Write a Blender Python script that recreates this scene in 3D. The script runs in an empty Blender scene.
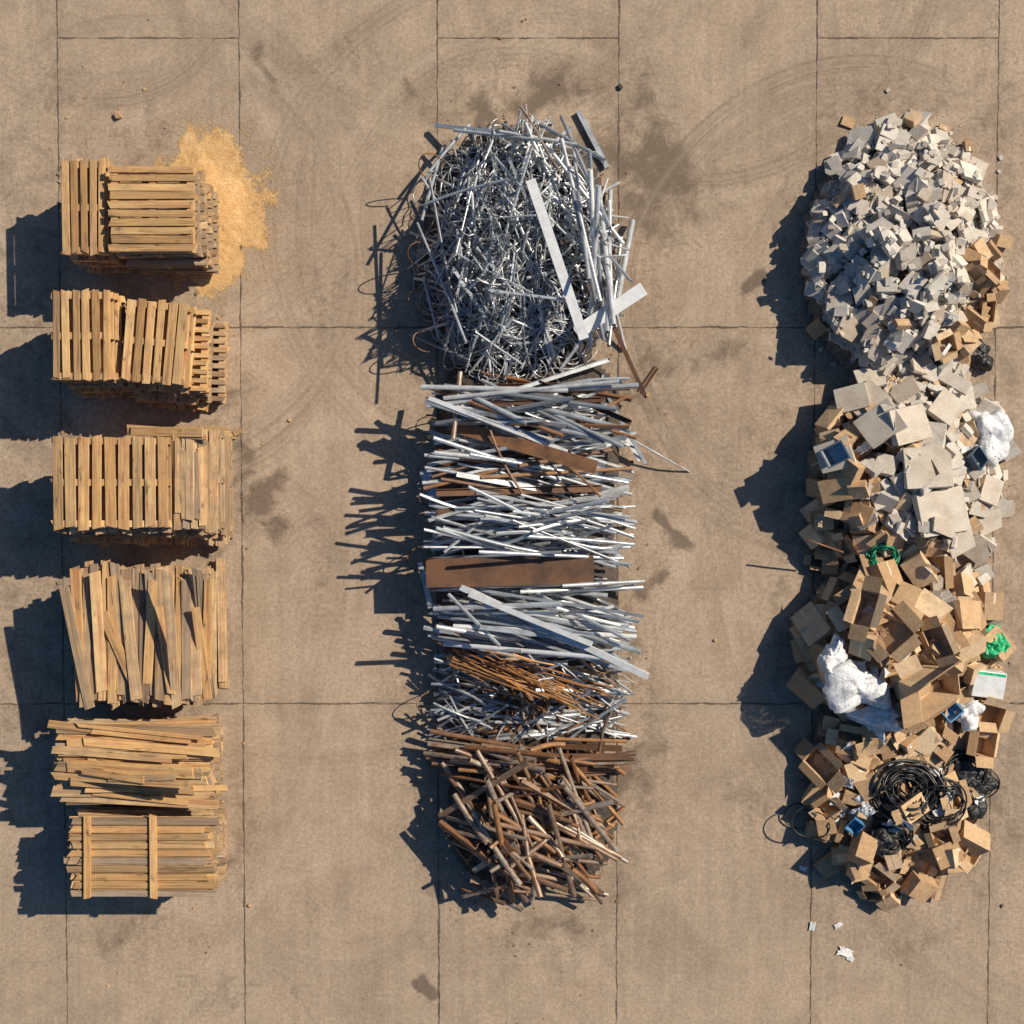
import bpy, bmesh, math, random
import numpy as np
from mathutils import Vector, Matrix, Quaternion, noise
random.seed(11); rng=np.random.default_rng(11)
R=random.random
def U(a,b): return a+(b-a)*random.random()
scene=bpy.context.scene
COL=scene.collection
scene.view_settings.view_transform='Standard'
scene.view_settings.look='None'
scene.view_settings.exposure=0
# ------------------------------------------------------------- camera
TH=math.radians(1.7); D=17.0; F=75.0*D
CAM=np.array([0,D*math.sin(TH),D*math.cos(TH)])
RT=np.array([1.,0,0]); UP=np.array([0,math.cos(TH),-math.sin(TH)]); FW=np.array([0,-math.sin(TH),-math.cos(TH)])
cd=bpy.data.cameras.new("camera"); cam=bpy.data.objects.new("camera",cd); COL.objects.link(cam)
cam.location=CAM; cam.rotation_euler=(-TH,0,0); cd.sensor_width=36; cd.lens=36*F/1024.0
cd.clip_end=2000; cd.clip_start=0.1; scene.camera=cam
def W(px,py,z=0.0):
    d=RT*(px-512)/F+UP*(512-py)/F+FW
    t=(z-CAM[2])/d[2]; p=CAM+d*t
    return float(p[0]),float(p[1])
# ------------------------------------------------------------- light
EL=math.radians(41); AZ=math.radians(29)
sd=Vector((math.cos(EL)*math.cos(AZ),math.cos(EL)*math.sin(AZ),math.sin(EL)))
sl=bpy.data.lights.new("sun","SUN"); sl.energy=5.0; sl.angle=math.radians(0.5); sl.color=(1.0,0.89,0.72)
so=bpy.data.objects.new("sun",sl); COL.objects.link(so); so.rotation_euler=sd.to_track_quat('Z','Y').to_euler(); so.location=(20,12,20)
w=bpy.data.worlds.new("World"); scene.world=w; w.use_nodes=True
nt=w.node_tree; bg=nt.nodes["Background"]; sky=nt.nodes.new("ShaderNodeTexSky"); sky.sky_type='NISHITA'; sky.sun_disc=False
sky.sun_elevation=EL; sky.sun_rotation=math.pi/2-AZ
hsn=nt.nodes.new("ShaderNodeHueSaturation"); hsn.inputs["Saturation"].default_value=1.5
nt.links.new(sky.outputs[0],hsn.inputs["Color"]); nt.links.new(hsn.outputs[0],bg.inputs[0]); bg.inputs[1].default_value=0.066
# ------------------------------------------------------------- node helper
class NB:
    def __init__(s,name):
        s.m=bpy.data.materials.new(name); s.m.use_nodes=True; s.t=s.m.node_tree; s.n=s.t.nodes; s.l=s.t.links
        s.b=s.n["Principled BSDF"]
    def put(s,sock,v):
        if isinstance(v,bpy.types.NodeSocket): s.l.new(v,sock)
        elif isinstance(v,(tuple,list)) and len(v)==3 and sock.type=='RGBA': sock.default_value=(*v,1)
        else: sock.default_value=v
    def M(s,op,a,b=None,c=None,clamp=False):
        n=s.n.new("ShaderNodeMath"); n.operation=op; n.use_clamp=clamp
        for i,v in enumerate((a,b,c)):
            if v is not None: s.put(n.inputs[i],v)
        return n.outputs[0]
    def noise(s,vec,scale,detail=4,rough=.55,dist=0.0):
        n=s.n.new("ShaderNodeTexNoise"); s.put(n.inputs["Vector"],vec); n.inputs["Scale"].default_value=scale
        n.inputs["Detail"].default_value=detail; n.inputs["Roughness"].default_value=rough; n.inputs["Distortion"].default_value=dist
        return n.outputs["Fac"]
    def ramp(s,fac,stops,interp='LINEAR'):
        n=s.n.new("ShaderNodeValToRGB"); s.put(n.inputs[0],fac); cr=n.color_ramp; cr.interpolation=interp
        while len(cr.elements)<len(stops): cr.elements.new(0.5)
        for e,(p,c) in zip(cr.elements,stops):
            e.position=p; e.color=(c,c,c,1) if isinstance(c,(int,float)) else (*c,1)
        return n.outputs[0]
    def mix(s,f,a,b,mode='MIX'):
        n=s.n.new("ShaderNodeMix"); n.data_type='RGBA'; n.blend_type=mode
        s.put(n.inputs[0],f); s.put(n.inputs[6],a); s.put(n.inputs[7],b); return n.outputs[2]
    def pos(s): return s.n.new("ShaderNodeNewGeometry").outputs["Position"]
    def obj(s): return s.n.new("ShaderNodeTexCoord").outputs["Object"]
    def rnd(s): return s.n.new("ShaderNodeObjectInfo").outputs["Random"]
    def attr(s,n_):
        n=s.n.new("ShaderNodeAttribute"); n.attribute_name=n_; return n.outputs["Fac"]
    def vadd(s,v,sc):
        n=s.n.new("ShaderNodeVectorMath"); n.operation='ADD'; s.put(n.inputs[0],v)
        c=s.n.new("ShaderNodeCombineXYZ"); 
        for i in range(3): s.put(c.inputs[i],sc)
        s.l.new(c.outputs[0],n.inputs[1]); return n.outputs[0]
    def vmul(s,v,t):
        n=s.n.new("ShaderNodeVectorMath"); n.operation='MULTIPLY'; s.put(n.inputs[0],v); n.inputs[1].default_value=t; return n.outputs[0]
    def bump(s,h,st,dist):
        n=s.n.new("ShaderNodeBump"); n.inputs["Strength"].default_value=st; n.inputs["Distance"].default_value=dist
        s.put(n.inputs["Height"],h); s.l.new(n.outputs[0],s.b.inputs["Normal"])
    def tone(s):
        a=s.M('ADD',s.attr("tone"),s.M('MULTIPLY',s.rnd(),3.77)); return s.M('FRACT',a)
def setp(nb,col,rough,metal=0.0):
    nb.put(nb.b.inputs["Base Color"],col); nb.put(nb.b.inputs["Roughness"],rough); nb.put(nb.b.inputs["Metallic"],metal)
def evenly(cols): return [(i/(len(cols)-1),c) for i,c in enumerate(cols)]
def surf_mat(name,cols,rough=.8,metal=0.,ns=8,amount=.35,dark=(.05,.04,.03),bump=.3,bd=.01,fine=60):
    nb=NB(name); v=nb.vadd(nb.pos(),nb.M('MULTIPLY',nb.rnd(),31.0))
    c=nb.ramp(nb.tone(),evenly(cols))
    n1=nb.noise(v,ns,4,.6); n2=nb.noise(v,fine,2,.6)
    f=nb.M('MULTIPLY',nb.ramp(n1,[(.42,0),(.7,1)]),amount)
    c=nb.mix(f,c,dark)
    c=nb.mix(.5,c,nb.ramp(n2,[(.3,.35),(.7,.65)]),'OVERLAY')
    setp(nb,c,rough,metal); nb.bump(nb.M('ADD',n1,nb.M('MULTIPLY',n2,.4)),bump,bd); return nb.m
def wood_mat(name,cols,grey,ga):
    nb=NB(name); v=nb.vadd(nb.vmul(nb.obj(),(1.6,26,26)),nb.M('MULTIPLY',nb.tone(),60.0))
    c=nb.ramp(nb.tone(),evenly(cols)); g=nb.noise(v,1.0,5,.7,.6)
    c=nb.mix(.95,c,nb.ramp(g,[(.28,.12),(.5,.48),(.75,.72)]),'OVERLAY')
    p=nb.noise(nb.pos(),5,4,.65)
    c=nb.mix(nb.M('MULTIPLY',nb.ramp(p,[(.4,0),(.68,1)]),ga),c,grey)
    kn=nb.noise(nb.vadd(nb.vmul(nb.obj(),(5,14,14)),nb.M('MULTIPLY',nb.tone(),40.0)),1.0,2,.5)
    c=nb.mix(nb.ramp(kn,[(.63,0),(.74,.8)]),c,(.12,.06,.03))
    setp(nb,c,.78); nb.bump(g,.6,.008); return nb.m
M_WOOD=wood_mat("pallet_wood",[(.56,.31,.12),(.74,.46,.19),(.39,.215,.085),(.80,.54,.26),(.62,.36,.145),(.45,.26,.11),(.70,.44,.19),(.32,.20,.10)],(.30,.195,.115),.42)
M_WOODD=wood_mat("weathered_wood",[(.46,.275,.13),(.60,.40,.20),(.28,.17,.095),(.68,.47,.26),(.48,.31,.16),(.36,.26,.175),(.68,.45,.21),(.48,.36,.25),(.22,.14,.085)],(.27,.195,.13),.65)
def metal_mat(name,cols,metal,rough,dark,am,ns=6):
    return surf_mat(name,cols,rough,metal,ns,am,dark,.25,.004,50)
M_GALV=metal_mat("galvanised_steel",[(.50,.55,.60),(.72,.75,.77),(.36,.41,.46),(.80,.81,.81),(.60,.65,.69),(.22,.25,.29),(.44,.48,.52),(.66,.69,.71)],.38,.32,(.18,.13,.10),.5)
M_RUST=metal_mat("rusted_steel",[(.17,.075,.035),(.38,.18,.075),(.20,.12,.08),(.44,.23,.095),(.25,.12,.055),(.36,.25,.17)],.15,.62,(.07,.04,.03),.6)
M_ORANGE=metal_mat("orange_rusted_rods",[(.50,.24,.08),(.62,.34,.13),(.38,.17,.06),(.56,.30,.12)],.1,.6,(.14,.06,.03),.4)
M_DRUST=metal_mat("dark_rusted_plate",[(.17,.085,.045),(.19,.095,.05)],.2,.6,(.07,.045,.035),.9,3)
M_BROWN=metal_mat("dull_brown_steel",[(.36,.285,.22),(.48,.40,.32),(.20,.14,.10),(.54,.46,.37),(.28,.15,.08),(.38,.35,.31),(.33,.18,.085),(.16,.12,.10)],.3,.42,(.17,.075,.035),.8,8)
M_CONC=surf_mat("broken_concrete",[(.50,.46,.40),(.66,.62,.55),(.40,.365,.325),(.58,.54,.48),(.47,.38,.29),(.74,.70,.64),(.54,.50,.44)],.85,0,7,.4,(.29,.235,.18),.4,.008,45)
M_SLAB=surf_mat("concrete_slab",[(.60,.53,.44),(.66,.59,.49),(.54,.47,.39)],.9,0,4,.55,(.37,.295,.22),.3,.006,60)
M_DEBR=surf_mat("fine_debris",[(.24,.19,.14),(.32,.25,.19)],.95,0,9,.6,(.09,.07,.055),1.0,.05,40)
M_GAPLUMP=surf_mat("gap_shade_and_metal_lump",[(.07,.06,.055),(.12,.09,.07)],.8,.2,11,.6,(.03,.025,.02),1.0,.05,40)  # near-black tone paints shade into the scrap heap's gaps; also one loose lump
M_CARD=surf_mat("cardboard",[(.50,.32,.165),(.66,.45,.26),(.38,.235,.12),(.56,.37,.20),(.74,.55,.35),(.30,.18,.095),(.60,.40,.22)],.8,0,5,.45,(.30,.19,.11),.3,.01,25)
M_TAPE=surf_mat("packing_tape",[(.62,.48,.32),(.72,.58,.4)],.35,0,8,.1,(.3,.2,.1),.1,.002)
M_TIN=surf_mat("white_sheet",[(.76,.77,.78),(.66,.69,.72),(.82,.82,.80)],.42,0,8,.4,(.40,.38,.36),.2,.005)
M_BLACK=surf_mat("black_rubber",[(.012,.012,.013),(.02,.02,.022)],.4,0,9,.2,(.03,.028,.025),.2,.004)
M_GREEN=surf_mat("green_plastic",[(.02,.45,.18),(.03,.52,.22)],.35,0,12,.3,(.02,.2,.08),.8,.03,30)
M_DGREEN=surf_mat("dark_green_hose",[(.015,.20,.10),(.02,.25,.13)],.4,0,9,.15,(.01,.06,.03),.2,.004)
M_BLUE=surf_mat("blue_plastic",[(.08,.25,.45),(.14,.32,.5)],.4,0,9,.2,(.05,.08,.14),.2,.004)
M_DBLUE=surf_mat("dark_blue_plastic",[(.03,.06,.10),(.04,.09,.15)],.4,0,9,.2,(.05,.05,.06),.2,.004)
def bag_mat(name,col,rough,alpha=1.,bs=.9):
    nb=NB(name); n=nb.noise(nb.pos(),5,3,.5,1.0); c=nb.mix(nb.ramp(n,[(.4,0),(.65,.3)]),col,tuple(x*.8 for x in col))
    setp(nb,c,rough)
    n2=nb.noise(nb.pos(),8,4,.55,3.0); nb.bump(n2,bs,.035)
    if alpha<1:
        nb.put(nb.b.inputs["Alpha"],nb.ramp(nb.noise(nb.vadd(nb.pos(),4.),7,3,.6,1.5),[(.38,alpha-.25),(.6,min(1,alpha+.2))]))
    return nb.m
M_BAG=bag_mat("plastic_film",(.90,.91,.92),.25,.80,.5)
M_BBAG=bag_mat("black_plastic_film",(.014,.014,.015),.32,1.,.6)
nb=NB("sawdust"); p=nb.pos(); n1=nb.noise(p,9,6,.7); n2=nb.noise(p,95,3,.75)
c=nb.ramp(n1,[(.3,(.62,.35,.13)),(.5,(.76,.48,.21)),(.72,(.84,.60,.33))]); c=nb.mix(.85,c,nb.ramp(n2,[(.3,.24),(.7,.74)]),'OVERLAY')
setp(nb,c,.95); nb.bump(nb.M('ADD',n1,n2),.8,.02)
n3=nb.noise(p,42,6,.9); n4=nb.noise(p,5,6,.7)
nb.l.new(nb.M('GREATER_THAN',nb.M('ADD',nb.attr("tone"),nb.M('ADD',nb.M('MULTIPLY',nb.M('SUBTRACT',n3,.5),2.6),nb.M('MULTIPLY',nb.M('SUBTRACT',n4,.5),2.0))),.55),nb.b.inputs["Alpha"]); M_SAW=nb.m
nb=NB("sawdust_grain"); setp(nb,(.74,.47,.21),.95); M_SAWG=nb.m
# ------------------------------------------------------------- ground
def ground_mat():
    nb=NB("yard_concrete"); p=nb.pos(); M=nb.M
    sp=nb.n.new("ShaderNodeSeparateXYZ"); nb.l.new(p,sp.inputs[0]); x,y=sp.outputs[0],sp.outputs[1]
    big=nb.noise(p,.3,4,.6); mid=nb.noise(p,1.3,8,.75,.6); fine=nb.noise(p,22,4,.78); grit=nb.noise(p,105,1,.7)
    streak=nb.noise(nb.vmul(p,(7,.45,1)),1.0,5,.7)
    c=nb.ramp(mid,[(.30,(.335,.248,.175)),(.5,(.41,.310,.222)),(.68,(.465,.357,.261))])
    c=nb.mix(.6,c,nb.ramp(big,[(.3,.40),(.7,.58)]),'OVERLAY')
    c=nb.mix(.45,c,nb.ramp(streak,[(.3,.38),(.7,.60)]),'OVERLAY')
    c=nb.mix(.6,c,nb.ramp(fine,[(.3,.27),(.7,.70)]),'OVERLAY')
    c=nb.mix(.5,c,nb.ramp(grit,[(.3,.28),(.7,.72)]),'OVERLAY')
    ck=nb.n.new("ShaderNodeTexWhiteNoise"); ck.noise_dimensions='2D'
    cb=nb.n.new("ShaderNodeCombineXYZ"); nb.put(cb.inputs[0],M('FLOOR',M('DIVIDE',M('ADD',x,.99),5.01))); nb.put(cb.inputs[1],M('FLOOR',M('DIVIDE',M('SUBTRACT',y,2.45),5.02)))
    nb.l.new(cb.outputs[0],ck.inputs["Vector"]); c=nb.mix(.3,c,nb.ramp(ck.outputs[0],[(0,.45),(1,.55)]),'OVERLAY')
    wob=M('MULTIPLY',M('SUBTRACT',nb.noise(p,4,5,.7),.5),.06)
    def jl(coord,off,per):
        return M('ABSOLUTE',M('SUBTRACT',M('MULTIPLY',M('FRACT',M('ADD',M('DIVIDE',M('SUBTRACT',coord,off),per),.5)),per),per/2))
    xw=M('ADD',x,wob); yw=M('ADD',y,wob)
    dA=jl(xw,-.99,5.01); dB=jl(xw,1.405,5.01); dH=jl(yw,2.45,5.02)
    fr=M('FRACT',M('DIVIDE',M('SUBTRACT',x,-.99),5.01)); nar=M('LESS_THAN',fr,.478)
    dE=M('ADD',M('ABSOLUTE',M('SUBTRACT',yw,6.25)),M('MULTIPLY',M('SUBTRACT',1.0,nar),9.))
    d=M('MINIMUM',M('MINIMUM',dA,dB),M('MINIMUM',dH,dE))
    br=nb.noise(p,2.6,5,.65)
    wid=M('ADD',.005,M('MULTIPLY',nb.ramp(br,[(.38,0),(.7,1)]),.022))
    line=M('SUBTRACT',1.0,M('DIVIDE',d,wid),clamp=True); line=M('MULTIPLY',line,1.5,clamp=True)
    line=M('MULTIPLY',line,nb.ramp(nb.noise(p,5,4,.7),[(.32,.35),(.52,1)]))
    halo=M('MULTIPLY',M('SUBTRACT',1.0,M('DIVIDE',d,.14),clamp=True),nb.ramp(nb.noise(p,3.5,5,.7),[(.42,0),(.7,.6)]))
    sn=nb.ramp(nb.noise(p,3.0,10,.80,.5),[(.32,0),(.68,1)])
    A=nb.attr("stain")
    st=M('MULTIPLY',M('SUBTRACT',M('MULTIPLY',A,1.5),M('MULTIPLY',sn,1.2),clamp=True),1.5,clamp=True)
    spk=nb.ramp(nb.noise(nb.vadd(p,2.),17,3,.6),[(.55,0),(.61,1)]); st=M('MAXIMUM',st,M('MULTIPLY',M('MULTIPLY',spk,A),.95,clamp=True))
    tn=nb.ramp(nb.noise(p,1.0,4,.65),[(.34,.3),(.50,1)]); tf=nb.ramp(nb.noise(p,18,4,.7),[(.30,.45),(.55,1)])
    tr=M('MULTIPLY',M('MULTIPLY',nb.attr("tyre"),tn),tf)
    pit=nb.ramp(nb.noise(p,40,2,.5),[(.68,0),(.75,.8)]); lite=nb.ramp(nb.noise(nb.vadd(p,7.),30,2,.5),[(.68,0),(.77,.6)])
    vo=nb.n.new("ShaderNodeTexVoronoi"); vo.feature='DISTANCE_TO_EDGE'; vo.inputs["Scale"].default_value=.33
    nv=nb.n.new("ShaderNodeTexNoise"); nb.l.new(p,nv.inputs["Vector"]); nv.inputs["Scale"].default_value=1.5; nv.inputs["Detail"].default_value=6
    av=nb.n.new("ShaderNodeVectorMath"); av.operation='ADD'; nb.l.new(p,av.inputs[0]); nb.l.new(nv.outputs["Color"],av.inputs[1]); nb.l.new(av.outputs[0],vo.inputs["Vector"])
    crk=M('MULTIPLY',nb.ramp(vo.outputs["Distance"],[(0,1),(.003,0)]),nb.ramp(nb.noise(nb.vadd(p,3.),.5,3),[(.5,0),(.6,.4)]))
    blot=nb.ramp(nb.noise(nb.vadd(p,11.),2.0,8,.8),[(.54,0),(.68,.48)])
    c=nb.mix(blot,c,(.26,.192,.135))
    pale=nb.ramp(nb.noise(nb.vadd(p,23.),1.2,8,.75),[(.54,0),(.72,.35)]); c=nb.mix(pale,c,(.50,.395,.29))
    c=nb.mix(M('MULTIPLY',st,.74),c,(.10,.073,.053)); c=nb.mix(M('MULTIPLY',halo,.7),c,(.18,.135,.095))
    c=nb.mix(M('MULTIPLY',nb.attr("scuff"),M('MULTIPLY',tn,.28)),c,(.52,.42,.32))
    c=nb.mix(M('MULTIPLY',tr,.80,clamp=True),c,(.165,.12,.086))
    c=nb.mix(pit,c,(.15,.11,.08)); c=nb.mix(lite,c,(.58,.47,.36))
    c=nb.mix(crk,c,(.10,.075,.055)); c=nb.mix(M('MULTIPLY',line,.88),c,(.07,.052,.04))
    setp(nb,c,.9)
    h=M('ADD',M('MULTIPLY',fine,.4),M('SUBTRACT',M('MULTIPLY',mid,.4),M('MULTIPLY',line,1.2))); nb.bump(h,.4,.02)
    return nb.m
def mk(name,vs,fs,mat,smooth=False,tone=None):
    me=bpy.data.meshes.new(name); me.from_pydata([tuple(map(float,v)) for v in vs],[],[tuple(map(int,f)) for f in fs]); me.materials.append(mat)
    if smooth: me.polygons.foreach_set("use_smooth",[True]*len(me.polygons))
    if tone is not None:
        a=me.attributes.new("tone",'FLOAT','POINT'); a.data.foreach_set("value",np.asarray(tone,dtype=np.float32))
    me.update(); return me
def add(name,me,M4=None,label=None,cat=None,group=None,kind=None,parent=None):
    o=bpy.data.objects.new(name,me); COL.objects.link(o)
    if parent is not None: o.parent=parent
    if M4 is not None: o.matrix_local=M4
    if label: o["label"]=label
    if cat: o["category"]=cat
    if group: o["group"]=group
    if kind: o["kind"]=kind
    return o
cs=np.concatenate([[-300,-120,-50,-20,-10],np.arange(-7.4,7.4,.025),[10,20,50,120,300]])
n=len(cs); GX,GY=np.meshgrid(cs,cs,indexing='ij'); GXf,GYf=GX.ravel(),GY.ravel()
stv=np.zeros(n*n); tyv=np.zeros(n*n); scv=np.zeros(n*n)
wx_=GXf+.12*np.sin(GYf*5.1+1)+.07*np.sin(GYf*11+GXf*4); wy_=GYf+.12*np.sin(GXf*4.7+2)+.07*np.sin(GXf*12-GYf*5)
for (px,py,rx,ry,s) in [(655,180,62,85,.95),(660,235,30,40,.75),(540,98,40,26,1.1),(490,112,36,32,.9),(635,105,30,70,.65),(268,505,34,52,.95),(240,470,18,80,.75),(668,537,13,22,1.3),(750,295,14,17,1.2),(421,985,16,16,1.4),(628,775,18,32,1.15),(262,75,10,30,.85),(240,400,26,32,.6),(655,590,16,34,.85),(700,350,80,26,.55),(610,150,50,40,.85),(900,110,90,30,.65),(400,88,12,38,.6),(1000,800,24,90,.6),(620,650,34,100,.65),(645,770,24,80,.7),(240,840,24,90,.6),(160,140,80,36,.5),(560,90,90,34,.7),(640,380,44,70,.65),(320,560,34,100,.45),(720,480,34,130,.42),(700,200,66,70,.5),(330,300,44,90,.45),(30,720,50,60,.6),(760,820,56,66,.5),(210,990,66,34,.45),(540,930,100,34,.6),(900,940,90,34,.5),(130,930,100,30,.5),(40,100,60,80,.45),(340,60,80,40,.45)]:
    wx,wy=W(px,py); r2=np.hypot((wx_-wx)/(rx/75.),(wy_-wy)/(ry/75.)); stv=np.maximum(stv,s*np.clip(1.25-r2,0,1))
for (px,py,rx,ry,s) in [(100,500,140,400,.42),(530,500,150,480,.42),(905,500,150,470,.42)]:
    wx,wy=W(px,py); r2=((GXf-wx)/(rx/75.))**4+((GYf-wy)/(ry/75.))**4; stv=np.maximum(stv,s*np.clip(1.5-r2,0,1))
rd=random.Random(5)
arcs=[(150,260,215,6,.9),(150,260,198,5,.6),(150,260,236,5,.7),(150,260,180,4,.4),(700,-60,230,5,.8),(700,-60,255,6,.7),(700,-60,205,4,.5),(860,300,235,7,.9),(860,300,212,5,.7),(860,300,255,4,.6),(310,-200,270,5,.7),(520,230,152,5,.7),(520,230,170,5,.7),(520,230,215,5,.7),(520,230,250,8,.6),(330,850,120,5,.4),(700,900,160,5,.45),(1100,200,250,6,.6),(480,1200,320,7,.45),(300,350,420,8,.5),(90,-60,160,5,.8),(90,-60,135,5,.5),(960,-40,170,5,.8),(960,-40,140,5,.6),(450,-150,260,5,.7),(450,-150,290,5,.7),(1300,500,600,7,.45),(1300,500,575,7,.35),(-500,500,830,8,.5),(-500,500,858,6,.4),(1400,300,690,7,.4),(200,700,460,6,.35),(180,160,170,5,.6),(180,160,150,4,.5),(560,140,120,4,.5)]
for ai,(px,py,r,wd,s) in enumerate(arcs):
    wx,wy=W(px,py); an=np.arctan2(GYf-wy,GXf-wx); ph=rd.uniform(0,6.28); msk=np.clip(.6+np.cos(an-ph)*.8+.3*np.sin(an*3+ph),0,1)
    ox,oy=rd.gauss(0,.03),rd.gauss(0,.03); dist=np.hypot(GXf-wx-ox,GYf-wy-oy)+.03*np.sin(an*5+ph)
    for k in range(5):
        rk=r/75.+(k-2)*.05+rd.gauss(0,.012); ww=rd.uniform(.014,.028)
        tyv=np.maximum(tyv,s*rd.uniform(.4,1)*msk*np.clip(1.2-np.abs(dist-rk)/ww,0,1))
    tyv=np.maximum(tyv,.28*s*msk*np.clip(1.1-np.abs(dist-r/75.)/.16,0,1))
    if ai%4==0: scv=np.maximum(scv,.8*msk*np.clip(1.1-np.abs(dist-r/75.-.28)/.06,0,1))
me=bpy.data.meshes.new("ground"); nv=n*n
me.vertices.add(nv); me.vertices.foreach_set("co",np.stack([GXf,GYf,np.zeros(nv)],1).ravel())
I,J=np.meshgrid(np.arange(n-1),np.arange(n-1),indexing='ij'); a=(I*n+J).ravel(); q=np.stack([a,a+n,a+n+1,a+1],1); nf=len(q)
me.loops.add(nf*4); me.loops.foreach_set("vertex_index",q.ravel().astype(np.int32)); me.polygons.add(nf); me.polygons.foreach_set("loop_start",np.arange(0,nf*4,4,dtype=np.int32))
me.update(calc_edges=True); me.validate(); me.materials.append(ground_mat())
for nm,vv in (("stain",stv),("tyre",tyv),("scuff",scv)):
    at=me.attributes.new(nm,'FLOAT','POINT'); at.data.foreach_set("value",vv.astype(np.float32))
g=add("ground",me,kind="structure"); g["label"]="sunlit tan concrete yard with joints, stains and tyre marks"; g["category"]="ground"
# ------------------------------------------------------------- mesh primitives
class Acc:
    def __init__(s): s.v=[];s.f=[];s.t=[]
    def add(s,vs,fs,t=0.):
        b=len(s.v); s.v.extend(vs); s.f.extend([tuple(i+b for i in f) for f in fs]); s.t.extend([t]*len(vs))
    def mesh(s,name,mat,smooth=False): return mk(name,s.v,s.f,mat,smooth,s.t)
BF=[(0,3,2,1),(4,5,6,7),(0,1,5,4),(1,2,6,5),(2,3,7,6),(3,0,4,7)]
def boxv(x0,x1,y0,y1,z0,z1): return [(x0,y0,z0),(x1,y0,z0),(x1,y1,z0),(x0,y1,z0),(x0,y0,z1),(x1,y0,z1),(x1,y1,z1),(x0,y1,z1)]
def board(ac,cx,cy,cz,L,Wd,T,yaw=0.,t=None,warp=0.004,alongY=False):
    n=4; vs=[];fs=[]; ch=min(.004,T*.2); c,s=math.cos(yaw),math.sin(yaw); wz=U(-warp,warp); e0=U(-.02,.02); e1=U(-.02,.02); tw=U(-.04,.04)
    for i in range(n+1):
        u=i/n-.5; x=u*L; zz=cz+wz*(1-4*u*u)
        prof=[(-Wd/2+ch,-T/2),(Wd/2-ch,-T/2),(Wd/2,-T/2+ch),(Wd/2,T/2-ch),(Wd/2-ch,T/2),(-Wd/2+ch,T/2),(-Wd/2,T/2-ch),(-Wd/2,-T/2+ch)]
        for (a,b) in prof:
            xx=x+(e0 if i==0 else e1 if i==n else 0)*(a/Wd)*2
            X=xx*c-a*s; Y=xx*s+a*c
            if alongY: X,Y=-Y,X
            vs.append((cx+X,cy+Y,zz+b+a*tw*u))
    for i in range(n):
        for k in range(8):
            a=i*8+k;b=i*8+(k+1)%8; fs.append((a,b,b+8,a+8))
    fs.append(tuple(range(7,-1,-1))); fs.append(tuple(n*8+k for k in range(8)))
    ac.add(vs,fs,R() if t is None else t)
def tube(pts,r,sides=6,caps=True):
    pts=[Vector(p) for p in pts]; vs=[];fs=[]; n=len(pts); up=None
    for i,p in enumerate(pts):
        t=(pts[min(i+1,n-1)]-pts[max(i-1,0)]); t=t.normalized() if t.length>1e-6 else Vector((1,0,0))
        if up is None: up=Vector((0,0,1)) if abs(t.z)<.9 else Vector((1,0,0))
        a=t.cross(up); a=a.normalized() if a.length>1e-5 else Vector((1,0,0)); b=a.cross(t); up=b
        for k in range(sides):
            an=2*math.pi*k/sides; q=p+(a*math.cos(an)+b*math.sin(an))*r; vs.append((q.x,q.y,q.z))
    for i in range(n-1):
        for k in range(sides):
            a=i*sides+k;b=i*sides+(k+1)%sides; fs.append((a,a+sides,b+sides,b))
    if caps: fs.append(tuple(range(sides))); fs.append(tuple((n-1)*sides+k for k in range(sides-1,-1,-1)))
    return vs,fs
def rod_mesh(name,prof,mat,inner=None,bend=None,smooth=False,sides=12):
    if prof=='round':
        out=[(math.cos(2*math.pi*k/sides),math.sin(2*math.pi*k/sides)) for k in range(sides)]
    else: out=prof
    m=len(out); seg=1 if bend is None else 10; vs=[];fs=[];sm=[]
    def off(u): return (0,0) if bend is None else bend(u)
    def ring(scale):
        st=len(vs)
        for i in range(seg+1):
            u=i/seg-.5; o=off(u)
            for (a,b) in out: vs.append((u,a*scale+o[0],b*scale+o[1]))
        return st
    s0=ring(1.)
    for i in range(seg):
        for k in range(m):
            a=s0+i*m+k;b=s0+i*m+(k+1)%m; fs.append((a,b,b+m,a+m)); sm.append(smooth)
    if inner:
        s1=ring(inner)
        for i in range(seg):
            for k in range(m):
                a=s1+i*m+k;b=s1+i*m+(k+1)%m; fs.append((a,a+m,b+m,b)); sm.append(smooth)
        for i in (0,seg):
            st=len(vs); u=i/seg-.5;o=off(u)
            for sc in (1.,inner):
                for (a,b) in out: vs.append((u,a*sc+o[0],b*sc+o[1]))
            for k in range(m):
                k2=(k+1)%m; q=(st+k,st+m+k,st+m+k2,st+k2); fs.append(q if i==0 else q[::-1]); sm.append(False)
    else:
        for i in (0,seg):
            st=len(vs); u=i/seg-.5;o=off(u)
            for (a,b) in out: vs.append((u,a+o[0],b+o[1]))
            q=tuple(range(st,st+m)); fs.append(q[::-1] if i==0 else q); sm.append(False)
    me=mk(name,vs,fs,mat); me.polygons.foreach_set("use_smooth",sm); return me
Lp=[(-1,-1),(1,-1),(1,-.8),(-.8,-.8),(-.8,1),(-1,1)]
Cp=[(-1,-.5),(1,-.5),(1,.5),(.85,.5),(.85,-.32),(-.85,-.32),(-.85,.5),(-1,.5)]
Fp=[(-1,-.12),(1,-.12),(1,.12),(-1,.12)]
Sq=[(-.9,-.9),(.9,-.9),(.9,.9),(-.9,.9)]
b1=lambda u:(1.2*math.sin(u*3.1+1),0)
b2=lambda u:((-4*(u-.15) if u>.15 else 0),0)
b3=lambda u:(6*u*u,.5*math.sin(u*5))
b4=lambda u:(2.0*math.sin(u*7),0)
b5=lambda u:((9*(u+.05) if u>-.05 else 0),0)
b6=lambda u:(16*u*u,0)
ROD={}
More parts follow.
